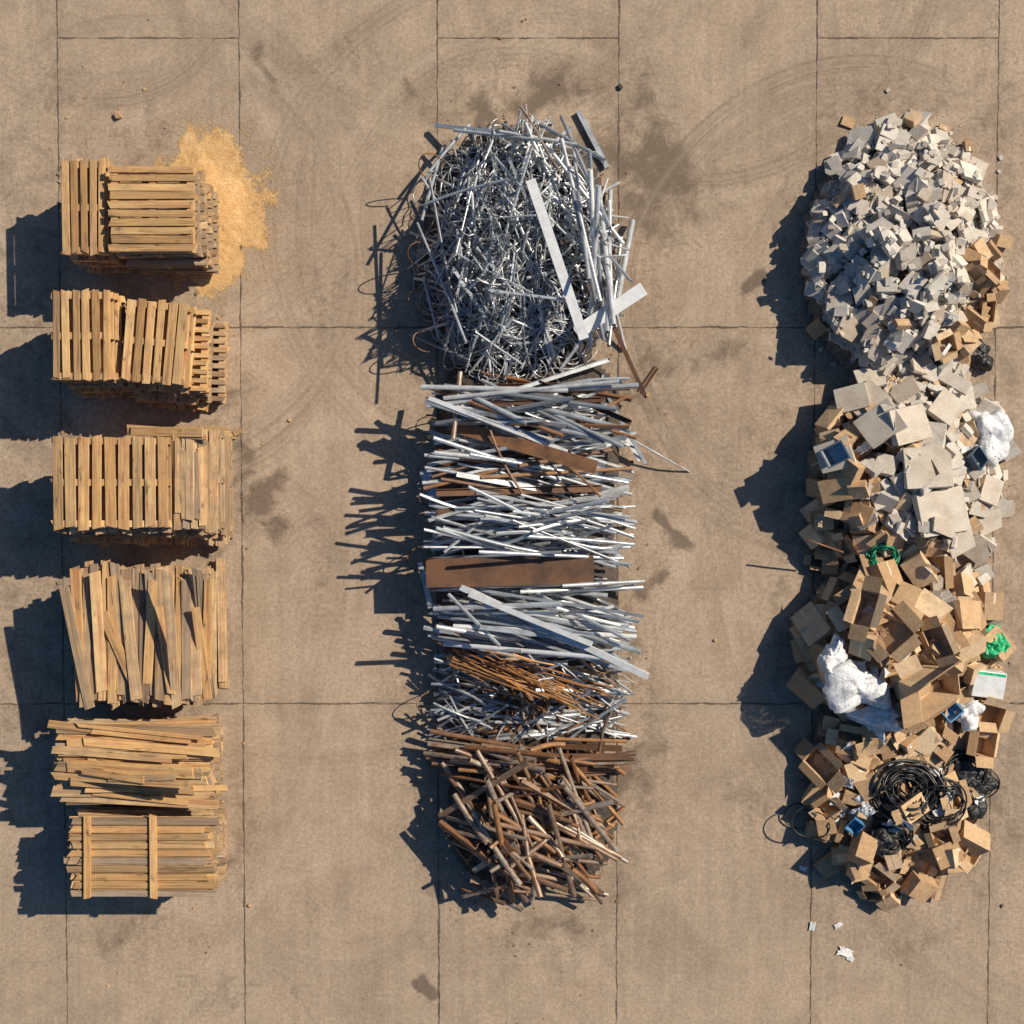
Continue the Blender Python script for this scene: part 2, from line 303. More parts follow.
for mn,mt in (("galv",M_GALV),("rust",M_RUST),("brown",M_BROWN),("orange",M_ORANGE),("drust",M_DRUST)):
    ROD[mn]={'pipe':rod_mesh("pipe",'round',mt,.8,None,True),'pipe_a':rod_mesh("pipe",'round',mt,.8,b1,True),'pipe_b':rod_mesh("pipe",'round',mt,.8,b2,True),
      'pipe_c':rod_mesh("pipe",'round',mt,.8,b3,True),'rod':rod_mesh("rod",'round',mt,None,b4,True,8),'rod_a':rod_mesh("rod",'round',mt,None,b3,True,8),
      'rod_b':rod_mesh("rod",'round',mt,None,b5,True,8),'rod_c':rod_mesh("rod",'round',mt,None,b6,True,8),
      'square':rod_mesh("square_tube",Sq,mt,.8),'angle':rod_mesh("angle_iron",Lp,mt),'channel':rod_mesh("steel_channel",Cp,mt),'flat':rod_mesh("flat_bar",Fp,mt)}
ROD['tin']={'flat':rod_mesh("flat_bar",Fp,M_TIN),'channel':rod_mesh("steel_channel",Cp,M_TIN),'pipe':rod_mesh("pipe",'round',M_TIN,.8,None,True),'square':rod_mesh("square_tube",Sq,M_TIN,.8)}
# ------------------------------------------------------------- height fields
class HF:
    def __init__(s,x0,x1,y0,y1,res=.03):
        s.x0,s.y0,s.res=x0,y0,res; s.nx=int((x1-x0)/res)+1; s.ny=int((y1-y0)/res)+1; s.h=np.zeros((s.nx,s.ny))
    def idx(s,x,y):
        i=np.clip(((np.asarray(x)-s.x0)/s.res).round().astype(int),0,s.nx-1); j=np.clip(((np.asarray(y)-s.y0)/s.res).round().astype(int),0,s.ny-1); return i,j
    def get(s,x,y): i,j=s.idx(x,y); return s.h[i,j]
    def up(s,x,y,z): i,j=s.idx(x,y); np.maximum.at(s.h,(i,j),z)
    def S(s,px,py):
        z=.3
        for _ in range(5):
            x,y=W(px,py,z); i,j=s.idx(x,y); z=.5*z+.5*float(s.h[max(i-3,0):i+4,max(j-3,0):j+4].mean())
        return W(px,py,z)
def mound(hf,ells,frac,sub=0.):
    X=hf.x0+np.arange(hf.nx)*hf.res; Y=hf.y0+np.arange(hf.ny)*hf.res; XX,YY=np.meshgrid(X,Y,indexing='ij'); T=np.zeros_like(XX)
    for e in ells:
        px,py,rx,ry,h,p=e[:6]; ex=e[6] if len(e)>6 else 2
        cx,cy=W(px,py,h*.5); d=np.abs((XX-cx)/(rx/75.))**ex+np.abs((YY-cy)/(ry/75.))**ex
        T=np.maximum(T,h*np.clip(1-d,0,1)**p)
    k=3
    for _ in range(2):
        T=sum(np.roll(T,a,0) for a in range(-k,k+1))/(2*k+1); T=sum(np.roll(T,a,1) for a in range(-k,k+1))/(2*k+1)
    hf.T=T; hf.h=np.clip(T*frac-sub,0,9)
def core_mesh(hf,name,mat,sc=1.,step=2):
    h=hf.h[::step,::step]; nx,ny=h.shape; idx=-np.ones(h.shape,int); vs=[];fs=[]
    for i in range(nx):
        for j in range(ny):
            if h[i,j]>.015:
                x=hf.x0+i*step*hf.res;y=hf.y0+j*step*hf.res; idx[i,j]=len(vs)
                nz=noise.noise(Vector((x*5,y*5,0)))*.05+noise.noise(Vector((x*14,y*14,3)))*.035
                vs.append((x,y,max(-.01,h[i,j]*sc-.03+nz*min(1,h[i,j]*4))))
    for i in range(nx-1):
        for j in range(ny-1):
            q=(idx[i,j],idx[i+1,j],idx[i+1,j+1],idx[i,j+1])
            if min(q)>=0: fs.append(q)
    return mk(name,vs,fs,mat,True)
def rod_line(hf,cx,cy,ang,L,r,pen=.0,maxs=.5):
    n=max(6,int(L/.04)); t=np.linspace(-L/2,L/2,n); ux,uy=math.cos(ang),math.sin(ang)
    h=np.max([hf.get(cx+t*ux+o*-uy*r,cy+t*uy+o*ux*r) for o in (-1,0,1)],axis=0)
    neg=t<0; tn,hn=t[neg],h[neg]; tp,hp=t[~neg],h[~neg]
    v=hn[:,None]+(hp[None,:]-hn[:,None])*(-tn[:,None])/(tp[None,:]-tn[:,None]); i,j=np.unravel_index(np.argmax(v),v.shape)
    z0=v[i,j]; sl=(hp[j]-hn[i])/(tp[j]-tn[i])
    if abs(sl)>maxs:
        sl=math.copysign(maxs,sl); z0=float(np.max(h-sl*t))
    return t,z0-pen+r,sl
def fit(hf,cx,cy,ang,L,r,pen):
    t,z0,sl=rod_line(hf,cx,cy,ang,L,r,pen)
    e=min(z0+sl*L/2,z0-sl*L/2)
    if e<r: z0+=(r-e)
    return t,z0,sl
def lay_rod(hf,cx,cy,ang,L,r,mset,kind,name,label,cat,group,pen=.02,asp=1.,roll=None,cap=.18,lift=0.):
    t,z0,sl=fit(hf,cx,cy,ang,L,r*asp,pen)
    tgt=float(hf.T[hf.idx(cx,cy)])
    if z0>tgt+cap+r: z0=max(tgt+cap+r, r+abs(sl)*L/2)
    z0+=lift
    ux,uy=math.cos(ang),math.sin(ang)
    hf.up(cx+t*ux,cy+t*uy,z0+sl*t+r*asp*.8)
    if r>.03:
        for o in (-.6,.6): hf.up(cx+t*ux-uy*r*o,cy+t*uy+ux*r*o,z0+sl*t+r*asp*.8)
    d=Vector((ux,uy,sl)).normalized(); q=d.to_track_quat('X','Z'); q=q@Quaternion((1,0,0),U(0,6.28) if roll is None else roll)
    Lr=L*math.sqrt(1+sl*sl)
    return add(name,ROD[mset][kind],Matrix.Translation((cx,cy,z0))@q.to_matrix().to_4x4()@Matrix.Diagonal((Lr,r,r,1)),label,cat,group)
def rod_px(hf,x1,y1,x2,y2,r,*a,**k):
    p=hf.S(x1,y1);q=hf.S(x2,y2); L=math.hypot(q[0]-p[0],q[1]-p[1]); return lay_rod(hf,(p[0]+q[0])/2,(p[1]+q[1])/2,math.atan2(q[1]-p[1],q[0]-p[0]),L,r,*a,**k)
def inside(ell,hf,m=1.):
    a=U(0,6.283); rr=math.sqrt(R())*m; px,py,rx,ry=ell[:4]
    return px+rx*rr*math.cos(a),py+ry*rr*math.sin(a)
# ============================================================= METAL HEAP
hm=HF(-2.6,3.2,-6.2,6.2)
mE=[(519,250,98,132,1.15,.6,2.4),(530,430,92,75,.85,.4,4),(528,520,90,70,.8,.4,4),(530,610,92,70,.8,.4,4),(532,700,88,60,.72,.4,4),(533,815,90,84,.6,.5,3)]
mound(hm,mE,.66,.1)
add("scrap_shade_core",core_mesh(hm,"scrap_shade_core",M_GAPLUMP),None,"dark debris core, coloured for the shade between scrap pipes","scrap",kind="stuff")  # debris filler mound, coloured dark so gaps between pipes look deep and shaded
EAW=(519,250,106,136)
def walk_wire(hf,px,py,L,wob,lift=.02,a0=None,clip=None,kink=.03):
    x,y=hf.S(px,py); a=U(0,6.28) if a0 is None else a0; k=U(-wob,wob); st=.06; P=[]
    if clip: ccx,ccy=W(clip[0],clip[1],.3); crx,cry=clip[2]/75.,clip[3]/75.
    for i in range(int(L/st)):
        P.append((x,y)); a+=k*st+random.gauss(0,wob*.04); k+=random.gauss(0,wob*.12); k=max(-wob*1.3,min(wob*1.3,k)); 
        if R()<kink: a+=U(-1.2,1.2)
        if clip and ((x-ccx)/crx)**2+((y-ccy)/cry)**2>.85:
            tg=math.atan2(ccy-y,ccx-x); da=(tg-a+math.pi)%(2*math.pi)-math.pi; a+=max(-.45,min(.45,da))
        x+=math.cos(a)*st;y+=math.sin(a)*st
    P=np.array(P); z=hf.get(P[:,0],P[:,1]).astype(float)
    zs=np.convolve(np.pad(z,3,mode='edge'),np.ones(7)/7,'valid'); zs=np.maximum(zs,z-.03)+lift; zs=np.maximum(zs,.012)
    return [(P[i,0],P[i,1],zs[i]) for i in range(len(P))]
def tangle(hf,ells,n,mat,name,label,rr=(.007,.014),LL=(.5,1.6),straight=.5,angs=None,wob=3.,clip=None,m=.9,upd=True):
    ac=Acc()
    for i in range(n):
        e=random.choice(ells); px,py=inside(e,hf,m)
        if R()<straight:
            x,y=hf.S(px,py); r=U(rr[0],rr[1]*1.6); L=U(*LL); a=(angs() if angs else U(0,6.28)); t,z0,sl=fit(hf,x,y,a,L,r,.04)
            tg=float(hf.T[hf.idx(x,y)]); z0=min(z0,max(tg+.02,r+abs(sl)*L/2)); c,s=math.cos(a),math.sin(a)
            if upd: hf.up(x+t*c,y+t*s,z0+sl*t)
            vs,fs=tube([(x-c*L/2,y-s*L/2,z0-sl*L/2),(x+c*L/2,y+s*L/2,z0+sl*L/2)],r,6)
        else:
            P=walk_wire(hf,px,py,U(*LL),wob,U(.0,.05),clip=clip); vs,fs=tube(P,U(*rr),5)
        ac.add(vs,fs,R())
    add(name,ac.mesh(name,mat,True),None,label,"scrap metal",kind="stuff")
EA=[(519,250,98,128)]
EB=[(530,440,90,58),(530,520,90,58),(530,610,90,58),(532,700,86,48)]
EG=[(535,815,88,80)]
tangle(hm,EA,420,M_GALV,"scrap_wire_tangle","dense tangle of thin grey steel wire and rods",LL=(.4,1.2),clip=EAW,m=.86)
hor=lambda:random.gauss(0,.22)
tangle(hm,EB,320,M_GALV,"scrap_rod_tangle","thin grey rods bundled through the scrap heap",straight=.9,angs=hor,LL=(.5,1.2),rr=(.008,.018),m=.8)
tangle(hm,EG+EG+[EB[3]],150,M_RUST,"rusted_rod_tangle","thin rusted rods packed low in the scrap heap",straight=.95,LL=(.3,.9),rr=(.010,.018),m=.85)
def pk(mset,p):
    k=random.choice(p); nm={'pipe':'metal_pipe','pipe_a':'metal_pipe','pipe_b':'metal_pipe','pipe_c':'metal_pipe','rod':'metal_rod','rod_a':'metal_rod','rod_b':'metal_rod','rod_c':'metal_rod','square':'square_tube','angle':'angle_iron','channel':'steel_channel','flat':'flat_bar'}[k]
    colr={'galv':'grey galvanised','rust':'orange-brown rusted','brown':'dull brown corroded','tin':'pale bright','orange':'bright orange rusted','drust':'dark rusted'}[mset]
    return k,nm,colr
def cl(nm): return nm.replace('_',' ')
def heap_rod(px,py,ang,L,r,mset,kinds,where,**kw):
    k,nm,colr=pk(mset,kinds); x,y=hm.S(px,py)
    if k=='flat': kw.setdefault('asp',.15); kw.setdefault('roll',U(-.3,.3)); r*=1.7
    if k=='channel': kw.setdefault('asp',.5); kw.setdefault('roll',random.choice((0,math.pi))+U(-.2,.2)); r*=1.4
    return lay_rod(hm,x,y,ang,L,r,mset,k,nm,f"{colr} {cl(nm)} {where}",cl(nm),f"{cl(nm)}s in the scrap heap",**kw)
for i in range(95):
    px,py=inside(EA[0],hm,.9)
    a=random.choice((U(0,3.14),random.gauss(2.0,.35),random.gauss(1.2,.3)))
    heap_rod(px,py,a,U(.4,1.15),U(.010,.021),'galv',['pipe','pipe','pipe_a','pipe_b','rod','rod_a','rod_b','rod_c','pipe_c','square','angle'],"in the tangled mound",cap=.10)
def special(lst,lab,capd=.22):
    for (x1,y1,x2,y2,r,ms,k) in lst:
        nm=pk(ms,[k])[1]; rod_px(hm,x1,y1,x2,y2,r,ms,k,nm,f"{pk(ms,[k])[2]} {cl(nm)} {lab}",cl(nm),f"{cl(nm)}s in the scrap heap",roll=U(-.1,.1) if k in('channel','square','flat') else None,asp=.5 if k=='channel' else .2 if k=='flat' else 1.,cap=capd)
for i in range(150):
    if i<100: px,py=inside((488,290,66,84),hm,1.)
    elif i<130: px,py=inside((490,200,60,62),hm,1.)
    else: px,py=inside(EA[0],hm,.8)
    P=walk_wire(hm,px,py,U(.9,2.6),U(1.5,5),U(.02,.09),clip=EAW); vs,fs=tube(P,U(.0045,.009),6)
    add("steel_wire",mk("steel_wire",vs,fs,M_GALV,True),None,"curled thin grey steel wire in the mound","wire","curled wires in the scrap heap")
special([(545,150,620,250,.024,'galv','pipe'),(598,190,607,335,.032,'galv','pipe'),(585,170,602,345,.028,'galv','pipe'),(594,200,588,350,.034,'galv','pipe'),(607,205,612,330,.028,'galv','pipe_a'),(586,185,596,300,.032,'tin','pipe'),(570,200,600,345,.026,'galv','pipe'),(572,150,585,290,.022,'galv','pipe'),(553,245,578,345,.030,'tin','square'),(560,150,596,310,.024,'galv','pipe'),(657,367,640,392,.03,'drust','channel'),(436,128,510,138,.026,'galv','square'),(455,138,540,150,.022,'galv','pipe'),(520,118,560,185,.018,'brown','rod'),(432,190,460,320,.018,'galv','pipe_a'),(420,230,470,350,.017,'galv','pipe_b'),(444,150,425,230,.02,'galv','pipe'),(410,335,470,362,.018,'galv','pipe'),(470,130,430,180,.02,'galv','pipe_a'),(560,125,605,240,.026,'galv','pipe'),(603,260,625,350,.022,'galv','pipe'),(590,330,560,370,.022,'galv','square'),(540,130,600,175,.026,'galv','pipe'),(610,190,602,340,.030,'galv','pipe'),(620,240,606,350,.024,'galv','pipe'),(500,140,575,155,.02,'galv','pipe'),(425,280,440,340,.02,'galv','pipe')],"lying along the mound edge",.14)
special([(632,222,614,310,.038,'galv','pipe'),(578,112,607,168,.036,'galv','square')],"sticking out of the mound",.3)
rod_px(hm,530,188,581,345,.062,'tin','channel','steel_channel',"long bright pale steel channel lying across the mound","steel channel","steel channels in the scrap heap",roll=math.pi,asp=.5,cap=.2)
rod_px(hm,575,336,637,298,.085,'tin','flat','steel_plate',"pale flat steel plate lying on the mound edge","steel plate",None,roll=.05,asp=.12,cap=.55)
for (px,py,rr,a0) in [(436,180,.26,2.),(430,262,.30,2.6),(428,300,.26,3.3),(434,345,.26,3.),(436,430,.28,2.8),(432,560,.34,2.9),(436,700,.26,3.2),(434,500,.22,2.5)]:
    x,y=hm.S(px,py); z=float(hm.get(x,y)); P=[]
    for i in range(26):
        t=i/25; an=a0+(-1.9+3.8*t); P.append((x+rr*.3*math.cos(a0)+rr*.6*math.cos(an),y+rr*.3*math.sin(a0)+rr*.5*math.sin(an),max(.05,z+.05+.3*math.sin(math.pi*t))))
    vs,fs=tube(P,.008,6); add("steel_wire",mk("steel_wire",vs,fs,M_RUST,True),None,"bent steel wire loop sticking out of the heap","wire","curled wires in the scrap heap")
def zone(y0,y1,n,amean,asd,Lr,rr,sets,kinds,where,xr=(445,612),cap=.10,lim=(430,628)):
    for i in range(n):
        ms=random.choice(sets); L=U(*Lr); half=L*75/2/1.03; lo,hi=lim[0]+half+U(-5,10),lim[1]-half+U(-10,6)
        if lo>hi: px=(lim[0]+lim[1])/2+U(-8,8)
        else: px=random.choice((lo,hi,U(lo,hi)))
        heap_rod(px,U(y0,y1),random.gauss(amean,asd),L,U(*rr),ms,kinds,where,cap=cap)
PK=['pipe','pipe','pipe','pipe_a','rod','square','angle','pipe_b','channel','rod_c']
zone(382,500,48,-.06,.20,(.9,2.35),(.014,.028),['galv']*5+['rust','drust'],PK,"stacked crosswise in the heap")
zone(384,498,26,-.10,.22,(1.0,2.3),(.020,.034),['galv']*5+['rust'],['pipe','pipe','square'],"lying on top of stacked pipes",cap=.14)
special([(450,425,592,468,.085,'rust','flat'),(462,375,455,440,.032,'brown','pipe'),(440,492,600,488,.045,'drust','channel'),(446,388,612,412,.03,'galv','pipe'),(438,440,560,480,.028,'galv','pipe'),(620,425,640,460,.04,'tin','flat'),(425,470,436,500,.07,'galv','flat'),(560,415,630,440,.022,'rust','pipe'),(600,380,640,465,.022,'galv','square'),(445,400,615,385,.026,'galv','pipe'),(470,455,610,430,.026,'galv','pipe'),(480,412,520,498,.018,'rust','rod_c'),(470,405,600,402,.03,'drust','channel'),(520,430,600,492,.016,'rust','rod_c')],"lying over the stacked pipes",.14)
rod_px(hm,628,438,690,472,.012,'galv','rod','metal_rod',"thin grey rod sticking out onto the concrete","metal rod","metal rods in the scrap heap")
rod_px(hm,611,332,642,396,.030,'drust','square','square_tube',"dark rusty square tube lying off the mound edge","square tube","square tubes in the scrap heap",roll=.1,cap=.5)
zone(498,556,56,-.03,.18,(.9,2.4),(.013,.026),['galv'],['pipe','pipe','rod','pipe_a','square','rod_c'],"stacked crosswise in the heap")
zone(583,655,46,-.14,.16,(1.0,2.4),(.016,.030),['galv'],['pipe','pipe','pipe_a','square','angle'],"stacked crosswise in the heap")
rod_px(hm,430,569,592,567,.185,'drust','channel','steel_channel',"wide dark rusty steel channel laid across the heap","steel channel","steel channels in the scrap heap",roll=math.pi,asp=.3,cap=-.06)
rod_px(hm,420,562,432,606,.035,'galv','flat','flat_bar',"pale bent flat bar beside the rusty channel","flat bar","flat bars in the scrap heap",roll=.1,asp=.2,cap=.05)
special([(435,556,560,550,.022,'galv','pipe'),(480,549,620,556,.024,'galv','pipe'),(440,586,600,580,.022,'galv','pipe'),(560,582,640,578,.024,'galv','pipe'),(470,600,625,655,.034,'galv','square'),(436,605,560,600,.034,'galv','pipe'),(445,640,600,652,.032,'tin','pipe'),(520,590,640,585,.026,'galv','pipe'),(455,622,630,628,.032,'tin','pipe'),(440,618,520,640,.03,'galv','pipe'),(500,610,632,640,.03,'galv','pipe'),(450,592,500,640,.026,'galv','pipe')],"lying across the heap",.12)
special([(462,585,637,660,.042,'tin','square'),(470,592,590,640,.036,'tin','square')],"bridging across the heap",.22)
zone(660,735,84,-.1,.6,(.4,1.15),(.012,.022),['galv']*6+['brown'],['pipe','rod','pipe_a','pipe_b','square','rod_b'],"in the lower heap")
zone(660,690,34,-.30,.10,(.9,1.7),(.008,.013),['orange'],['rod','rod','rod_a'],"in a loose rusty bundle",cap=.16,lim=(452,606))
zone(738,772,18,-.04,.14,(.8,2.2),(.020,.036),['rust','drust','brown'],['pipe','channel','pipe'],"at the rusty end of the heap")
for i in range(122):
    L=U(.55,1.55) if R()<.7 else U(.35,.7); a=random.choice((random.gauss(-.75,.28),random.gauss(-.75,.28),random.gauss(.55,.3),random.gauss(-.15,.25),random.gauss(-1.2,.2)))
    hx=abs(math.cos(a))*L*36; hy=abs(math.sin(a))*L*36; x0,x1=442+hx,626-hx; y0,y1=742+hy,904-hy
    px=U(x0,x1) if x0<x1 else 533; py=U(y0,y1) if y0<y1 else 822
    if abs(a)>1. and (px<480 or px>590): px=U(485,585)
    if py>855 and abs(px-533)>55: px=533+math.copysign(50,px-533)
    heap_rod(px,py,a,L,U(.020,.038),random.choice(('brown','brown','brown','rust')),['pipe','pipe','pipe','pipe','square','pipe_a'],"at the rusty end of the heap",cap=.14)
# ============================================================= RUBBLE AND CARDBOARD HEAP
hr=HF(2.9,7.6,-6.2,6.0)
rE=[(903,252,97,134,1.2,.7),(912,470,96,108,1.2,.5),(900,640,96,92,.98,.5),(893,738,84,58,.7,.5),(895,812,80,90,.68,.5)]
mound(hr,rE,.72,.16)
add("rubble_debris",core_mesh(hr,"rubble_debris",M_DEBR),None,"fine grey brown rubble dust under the heap","rubble",kind="stuff")
def chunk(seed,mat,name="chunk",jit=.16,cut=.35,bev=.018):
    rd=random.Random(seed)
    bm=bmesh.new(); 
    pts=[]
    for v in boxv(-.5,.5,-.5,.5,-.5,.5):
        p=[c*(1+rd.uniform(-jit,jit)*1.4) for c in v]; p[2]=v[2]*(1+rd.uniform(-.06,.06))
        pts.append(p)
    for k in range(4):
        if rd.random()<cut:
            for j in (k,k+4):
                p=pts[j]; q=list(p); f=.45+.2*rd.random(); q[0]*=f; pts.append(q); q2=list(p); q2[1]*=f; pts.append(q2); pts[j]=None
    pts=[p for p in pts if p is not None]
    for p in pts: bm.verts.new(p)
    r=bmesh.ops.convex_hull(bm,input=bm.verts[:]); 
    dl=[e for e in r.get('geom_interior',[]) if isinstance(e,bmesh.types.BMVert)]
    if dl: bmesh.ops.delete(bm,geom=dl,context='VERTS')
    bmesh.ops.dissolve_limit(bm,angle_limit=.12,verts=bm.verts[:],edges=bm.edges[:])
    bmesh.ops.bevel(bm,geom=bm.edges[:],offset=bev,segments=1,affect='EDGES')
    me=bpy.data.meshes.new(name); bm.to_mesh(me); bm.free(); me.materials.append(mat); return me
CH=[chunk(i,M_CONC,jit=.11,cut=.16,bev=.010) for i in range(22)]
SL=[chunk(100+i,M_SLAB,jit=.06,cut=.15,bev=.008) for i in range(7)]
def seat(hf,cx,cy,yaw,sx,sy,sz,tilt=.25,pen=.3,pct=70,cap=.25,flat=1.):
    u=np.linspace(-.45,.45,6); A,B=np.meshgrid(u*sx,u*sy); A=A.ravel();B=B.ravel(); c,s=math.cos(yaw),math.sin(yaw)
    X=cx+A*c-B*s; Y=cy+A*s+B*c; h=hf.get(X,Y)
    Mx=np.stack([np.ones_like(A),X-cx,Y-cy],1); k=np.linalg.lstsq(Mx,h,rcond=None)[0]; k[1:]=np.clip(k[1:],-.7,.7)*flat
    res=h-(k[1]*(X-cx)+k[2]*(Y-cy)); z0=float(np.percentile(res,pct)); z0=min(z0,float(hf.T[hf.idx(cx,cy)])+cap)
    z0=max(z0,0)
    n=Vector((-k[1]+random.gauss(0,tilt),-k[2]+random.gauss(0,tilt),1)).normalized()
    d=Vector((c,s,0)); d=(d-n*d.dot(n)).normalized(); y=n.cross(d); Rm=Matrix((d,y,n)).transposed()
    ctr=Vector((cx,cy,z0))+n*sz*(.5-pen*.3)
    ext=abs(d.z)*sx/2+abs(y.z)*sy/2+abs(n.z)*sz/2
    if ctr.z-ext<-.01: ctr.z=ext-.01
    u=np.linspace(-.45,.45,12)
    A,B=np.meshgrid(u*sx,u*sy); X=cx+A*c-B*s; Y=cy+A*s+B*c; hf.up(X.ravel(),Y.ravel(),(ctr.z+sz*.4-(n.x*(X-cx)+n.y*(Y-cy))/n.z).ravel())
    return Matrix.Translation(ctr)@Rm.to_4x4()
def lay_chunk(px,py,s,me,name,label,cat,group,tilt=.3,flat=None,hf=None,**kw):
    hf=hf or hr; x,y=hf.S(px,py); sx=s*U(.9,1.4); sy=s*U(.75,1.1); sz=(flat*s if flat else random.choice((U(.03,.05),U(.03,.06),U(.05,.09))))
    m=seat(hf,x,y,U(0,6.28),sx,sy,sz,tilt,**kw); return add(name,me,m@Matrix.Diagonal((sx,sy,sz,1)),label,cat,group)
CV=[(np.array([v.co[:] for v in c.vertices]),[tuple(p.vertices) for p in c.polygons]) for c in CH]
def fragments(hf,ells,n,mat,name,label,size=(.03,.10),m=1.05,thin=(.25,.6),tl=.4):
    ac=Acc()
    for i in range(n):
        px,py=inside(random.choice(ells),hf,m); x,y=hf.S(px,py); z=float(hf.get(x,y)); s=U(*size); vs,fs=random.choice(CV)
        q=Quaternion((1,U(-tl,tl),U(-tl,tl),U(-2,2))).normalized().to_matrix(); qm=np.array(q)
        v=(vs*np.array([s*U(.8,1.5),s,s*U(*thin)]))@qm.T; v=v+np.array([x,y,z-v[:,2].min()*.6]); ac.add([tuple(a) for a in v],fs,R())
    add(name,ac.mesh(name,mat),None,label,"rubble",kind="stuff")
def buried(hf,ell,n,size,mat,name,label):
    ac=Acc()
    for i in range(n):
        px,py=inside(ell,hf,.97); x,y=hf.S(px,py); s=U(*size); sx,sy,sz=s*U(.9,1.4),s*U(.75,1.1),U(.03,.09)
        m=np.array(seat(hf,x,y,U(0,6.28),sx,sy,sz,.35,cap=.05)); vs,fs=random.choice(CV)
        v=(vs*np.array([sx,sy,sz]))@m[:3,:3].T+m[:3,3]; ac.add([tuple(a) for a in v],fs,R())
    add(name,ac.mesh(name,mat),None,label,"rubble",kind="stuff")
fragments(hr,rE[:2]+[rE[0]],900,M_CONC,"rubble_fragments","small broken concrete fragments through the heap",(.05,.13),.97)
fragments(hr,rE[1:],350,M_CARD,"cardboard_scraps","small torn cardboard scraps through the heap",(.08,.2),.92,thin=(.03,.12))
buried(hr,(903,250,95,130),200,(.12,.24),M_CONC,"lower_rubble","concrete pieces packed low in the rubble heap")
GC="broken concrete chunks in the heap"
for i in range(200):
    a=U(0,6.283); rr=math.sqrt(R()); px,py=903+95*rr*math.cos(a),249+129*rr*math.sin(a); s=U(.11,.21) if R()<.72 else U(.21,.30)
    lay_chunk(px,py,s,random.choice(CH),"concrete_chunk","flat pale grey broken concrete piece in the rubble mound","concrete chunk",GC,.28,cap=.12,flat=None if R()<.88 else U(.3,.5))
fragments(hr,[rE[0]],260,M_CONC,"loose_fragments","small pale concrete fragments lying over the rubble",(.04,.09),.96)
def cbox_meshes():
    out={}
    ac=Acc(); t=.012
    ac.add(boxv(-.5,.5,-.5,.5,-.5,-.5+t),BF)
    ac.add(boxv(-.5,-.5+t,-.5,.5,-.5+t,.5),BF); ac.add(boxv(.5-t,.5,-.5,.5,-.5+t,.5),BF)
    ac.add(boxv(-.5+t,.5-t,-.5,-.5+t,-.5+t,.5),BF); ac.add(boxv(-.5+t,.5-t,.5-t,.5,-.5+t,.5),BF); out['open']=ac.mesh("open_box_body",M_CARD)
    L,Dp=.98,.42
    a=Acc(); a.add([(-L/2,0,-.006),(L/2,0,-.006),(L/2-.03,Dp,-.006),(-L/2+.03,Dp,-.006),(-L/2,0,.006),(L/2,0,.006),(L/2-.03,Dp,.006),(-L/2+.03,Dp,.006)],BF); out['flap']=a.mesh("flap",M_CARD)
    for v in range(6):
        out['closed%d'%v]=chunk(300+v,M_CARD,jit=.03 if v<4 else .12,cut=.0,bev=.008)
    a=Acc(); a.add(boxv(-.48,.48,-.06,.06,.505,.515),BF); out['tape']=a.mesh("tape",M_TAPE)
    return out
CB=cbox_meshes()
def lay_box(px,py,s,kind=None,label=None,tilt=.3,dims=None,yaw=None,cap=.16,flaps=None):
    x,y=hr.S(px,py); sx,sy,sz=dims or (s*U(.95,1.35),s*U(.7,1.0),s*random.choice((U(.12,.25),U(.35,.7),U(.4,.75)))); yaw=U(0,6.28) if yaw is None else yaw
    m=seat(hr,x,y,yaw,sx,sy,sz,tilt,cap=cap)
    kind=kind or ('open' if R()<.25 else 'closed')
    dg=Matrix.Diagonal((sx,sy,sz,1))
    if kind=='open':
        o=add("cardboard_box",CB['open'],m@dg,label or "brown open cardboard box with splayed flaps in the heap","cardboard box","cardboard boxes in the heap")
        for k in range(4):
            a=(flaps[k] if flaps else U(-.9,.7)); rz=k*math.pi/2
            add("flap",CB['flap'],Matrix.Rotation(rz,4,'Z')@Matrix.Translation((0,.5,.5))@Matrix.Rotation(a,4,'X'),parent=o)
    else:
        v=random.randrange(6); o=add("cardboard_box",CB['closed%d'%v],m@dg,label or "crushed closed brown cardboard box in the heap","cardboard box","cardboard boxes in the heap")
        if v<4 and R()<.6: add("tape",CB['tape'],Matrix.Translation((0,0,.0)),parent=o)
    return o
def sheet_mesh(seed,mat,crump=0.,sm=False):
    rd=random.Random(seed); n=6 if crump==0 else 18; vs=[];fs=[]; a=rd.uniform(-.5,.5); fo=rd.uniform(.3,.7); fk=rd.uniform(-.35,.45)
    for lay in (0,1):
        for i in range(n+1):
            for j in range(n+1):
                u,v=i/n-.5,j/n-.5; z=a*.15*u*u*4+max(0,u+.5-fo)*fk+.02*math.sin(7*v+seed)
                r2=random.Random(seed*99+i*37+j); jx=r2.uniform(-.03,.03) if i in(0,n) else 0; jy=r2.uniform(-.02,.02) if j in (0,n) else 0
                if crump:
                    q=Vector((u*4,v*4,seed)); z+=crump*(1-2*abs(noise.noise(q)))+crump*.5*(1-2*abs(noise.noise(q*2.3))); jx+=.2*noise.noise(q*.8+Vector((9,0,0))); jy+=.2*noise.noise(q*.8+Vector((0,9,0)))
                vs.append((u+jx,v+jy,z+(0.012 if lay else 0)))
    N=(n+1)**2
    for i in range(n):
        for j in range(n):
            q=(i*(n+1)+j,(i+1)*(n+1)+j,(i+1)*(n+1)+j+1,i*(n+1)+j+1); fs.append(q[::-1]); fs.append(tuple(k+N for k in q))
    bd=[i*(n+1) for i in range(n+1)]+[n*(n+1)+j for j in range(1,n+1)]+[i*(n+1)+n for i in range(n-1,-1,-1)]+[j for j in range(n-1,0,-1)]
    for k in range(len(bd)):
        p,q=bd[k],bd[(k+1)%len(bd)]; fs.append((p,q,q+N,p+N))
    return mk("sheet",vs,fs,mat,sm)
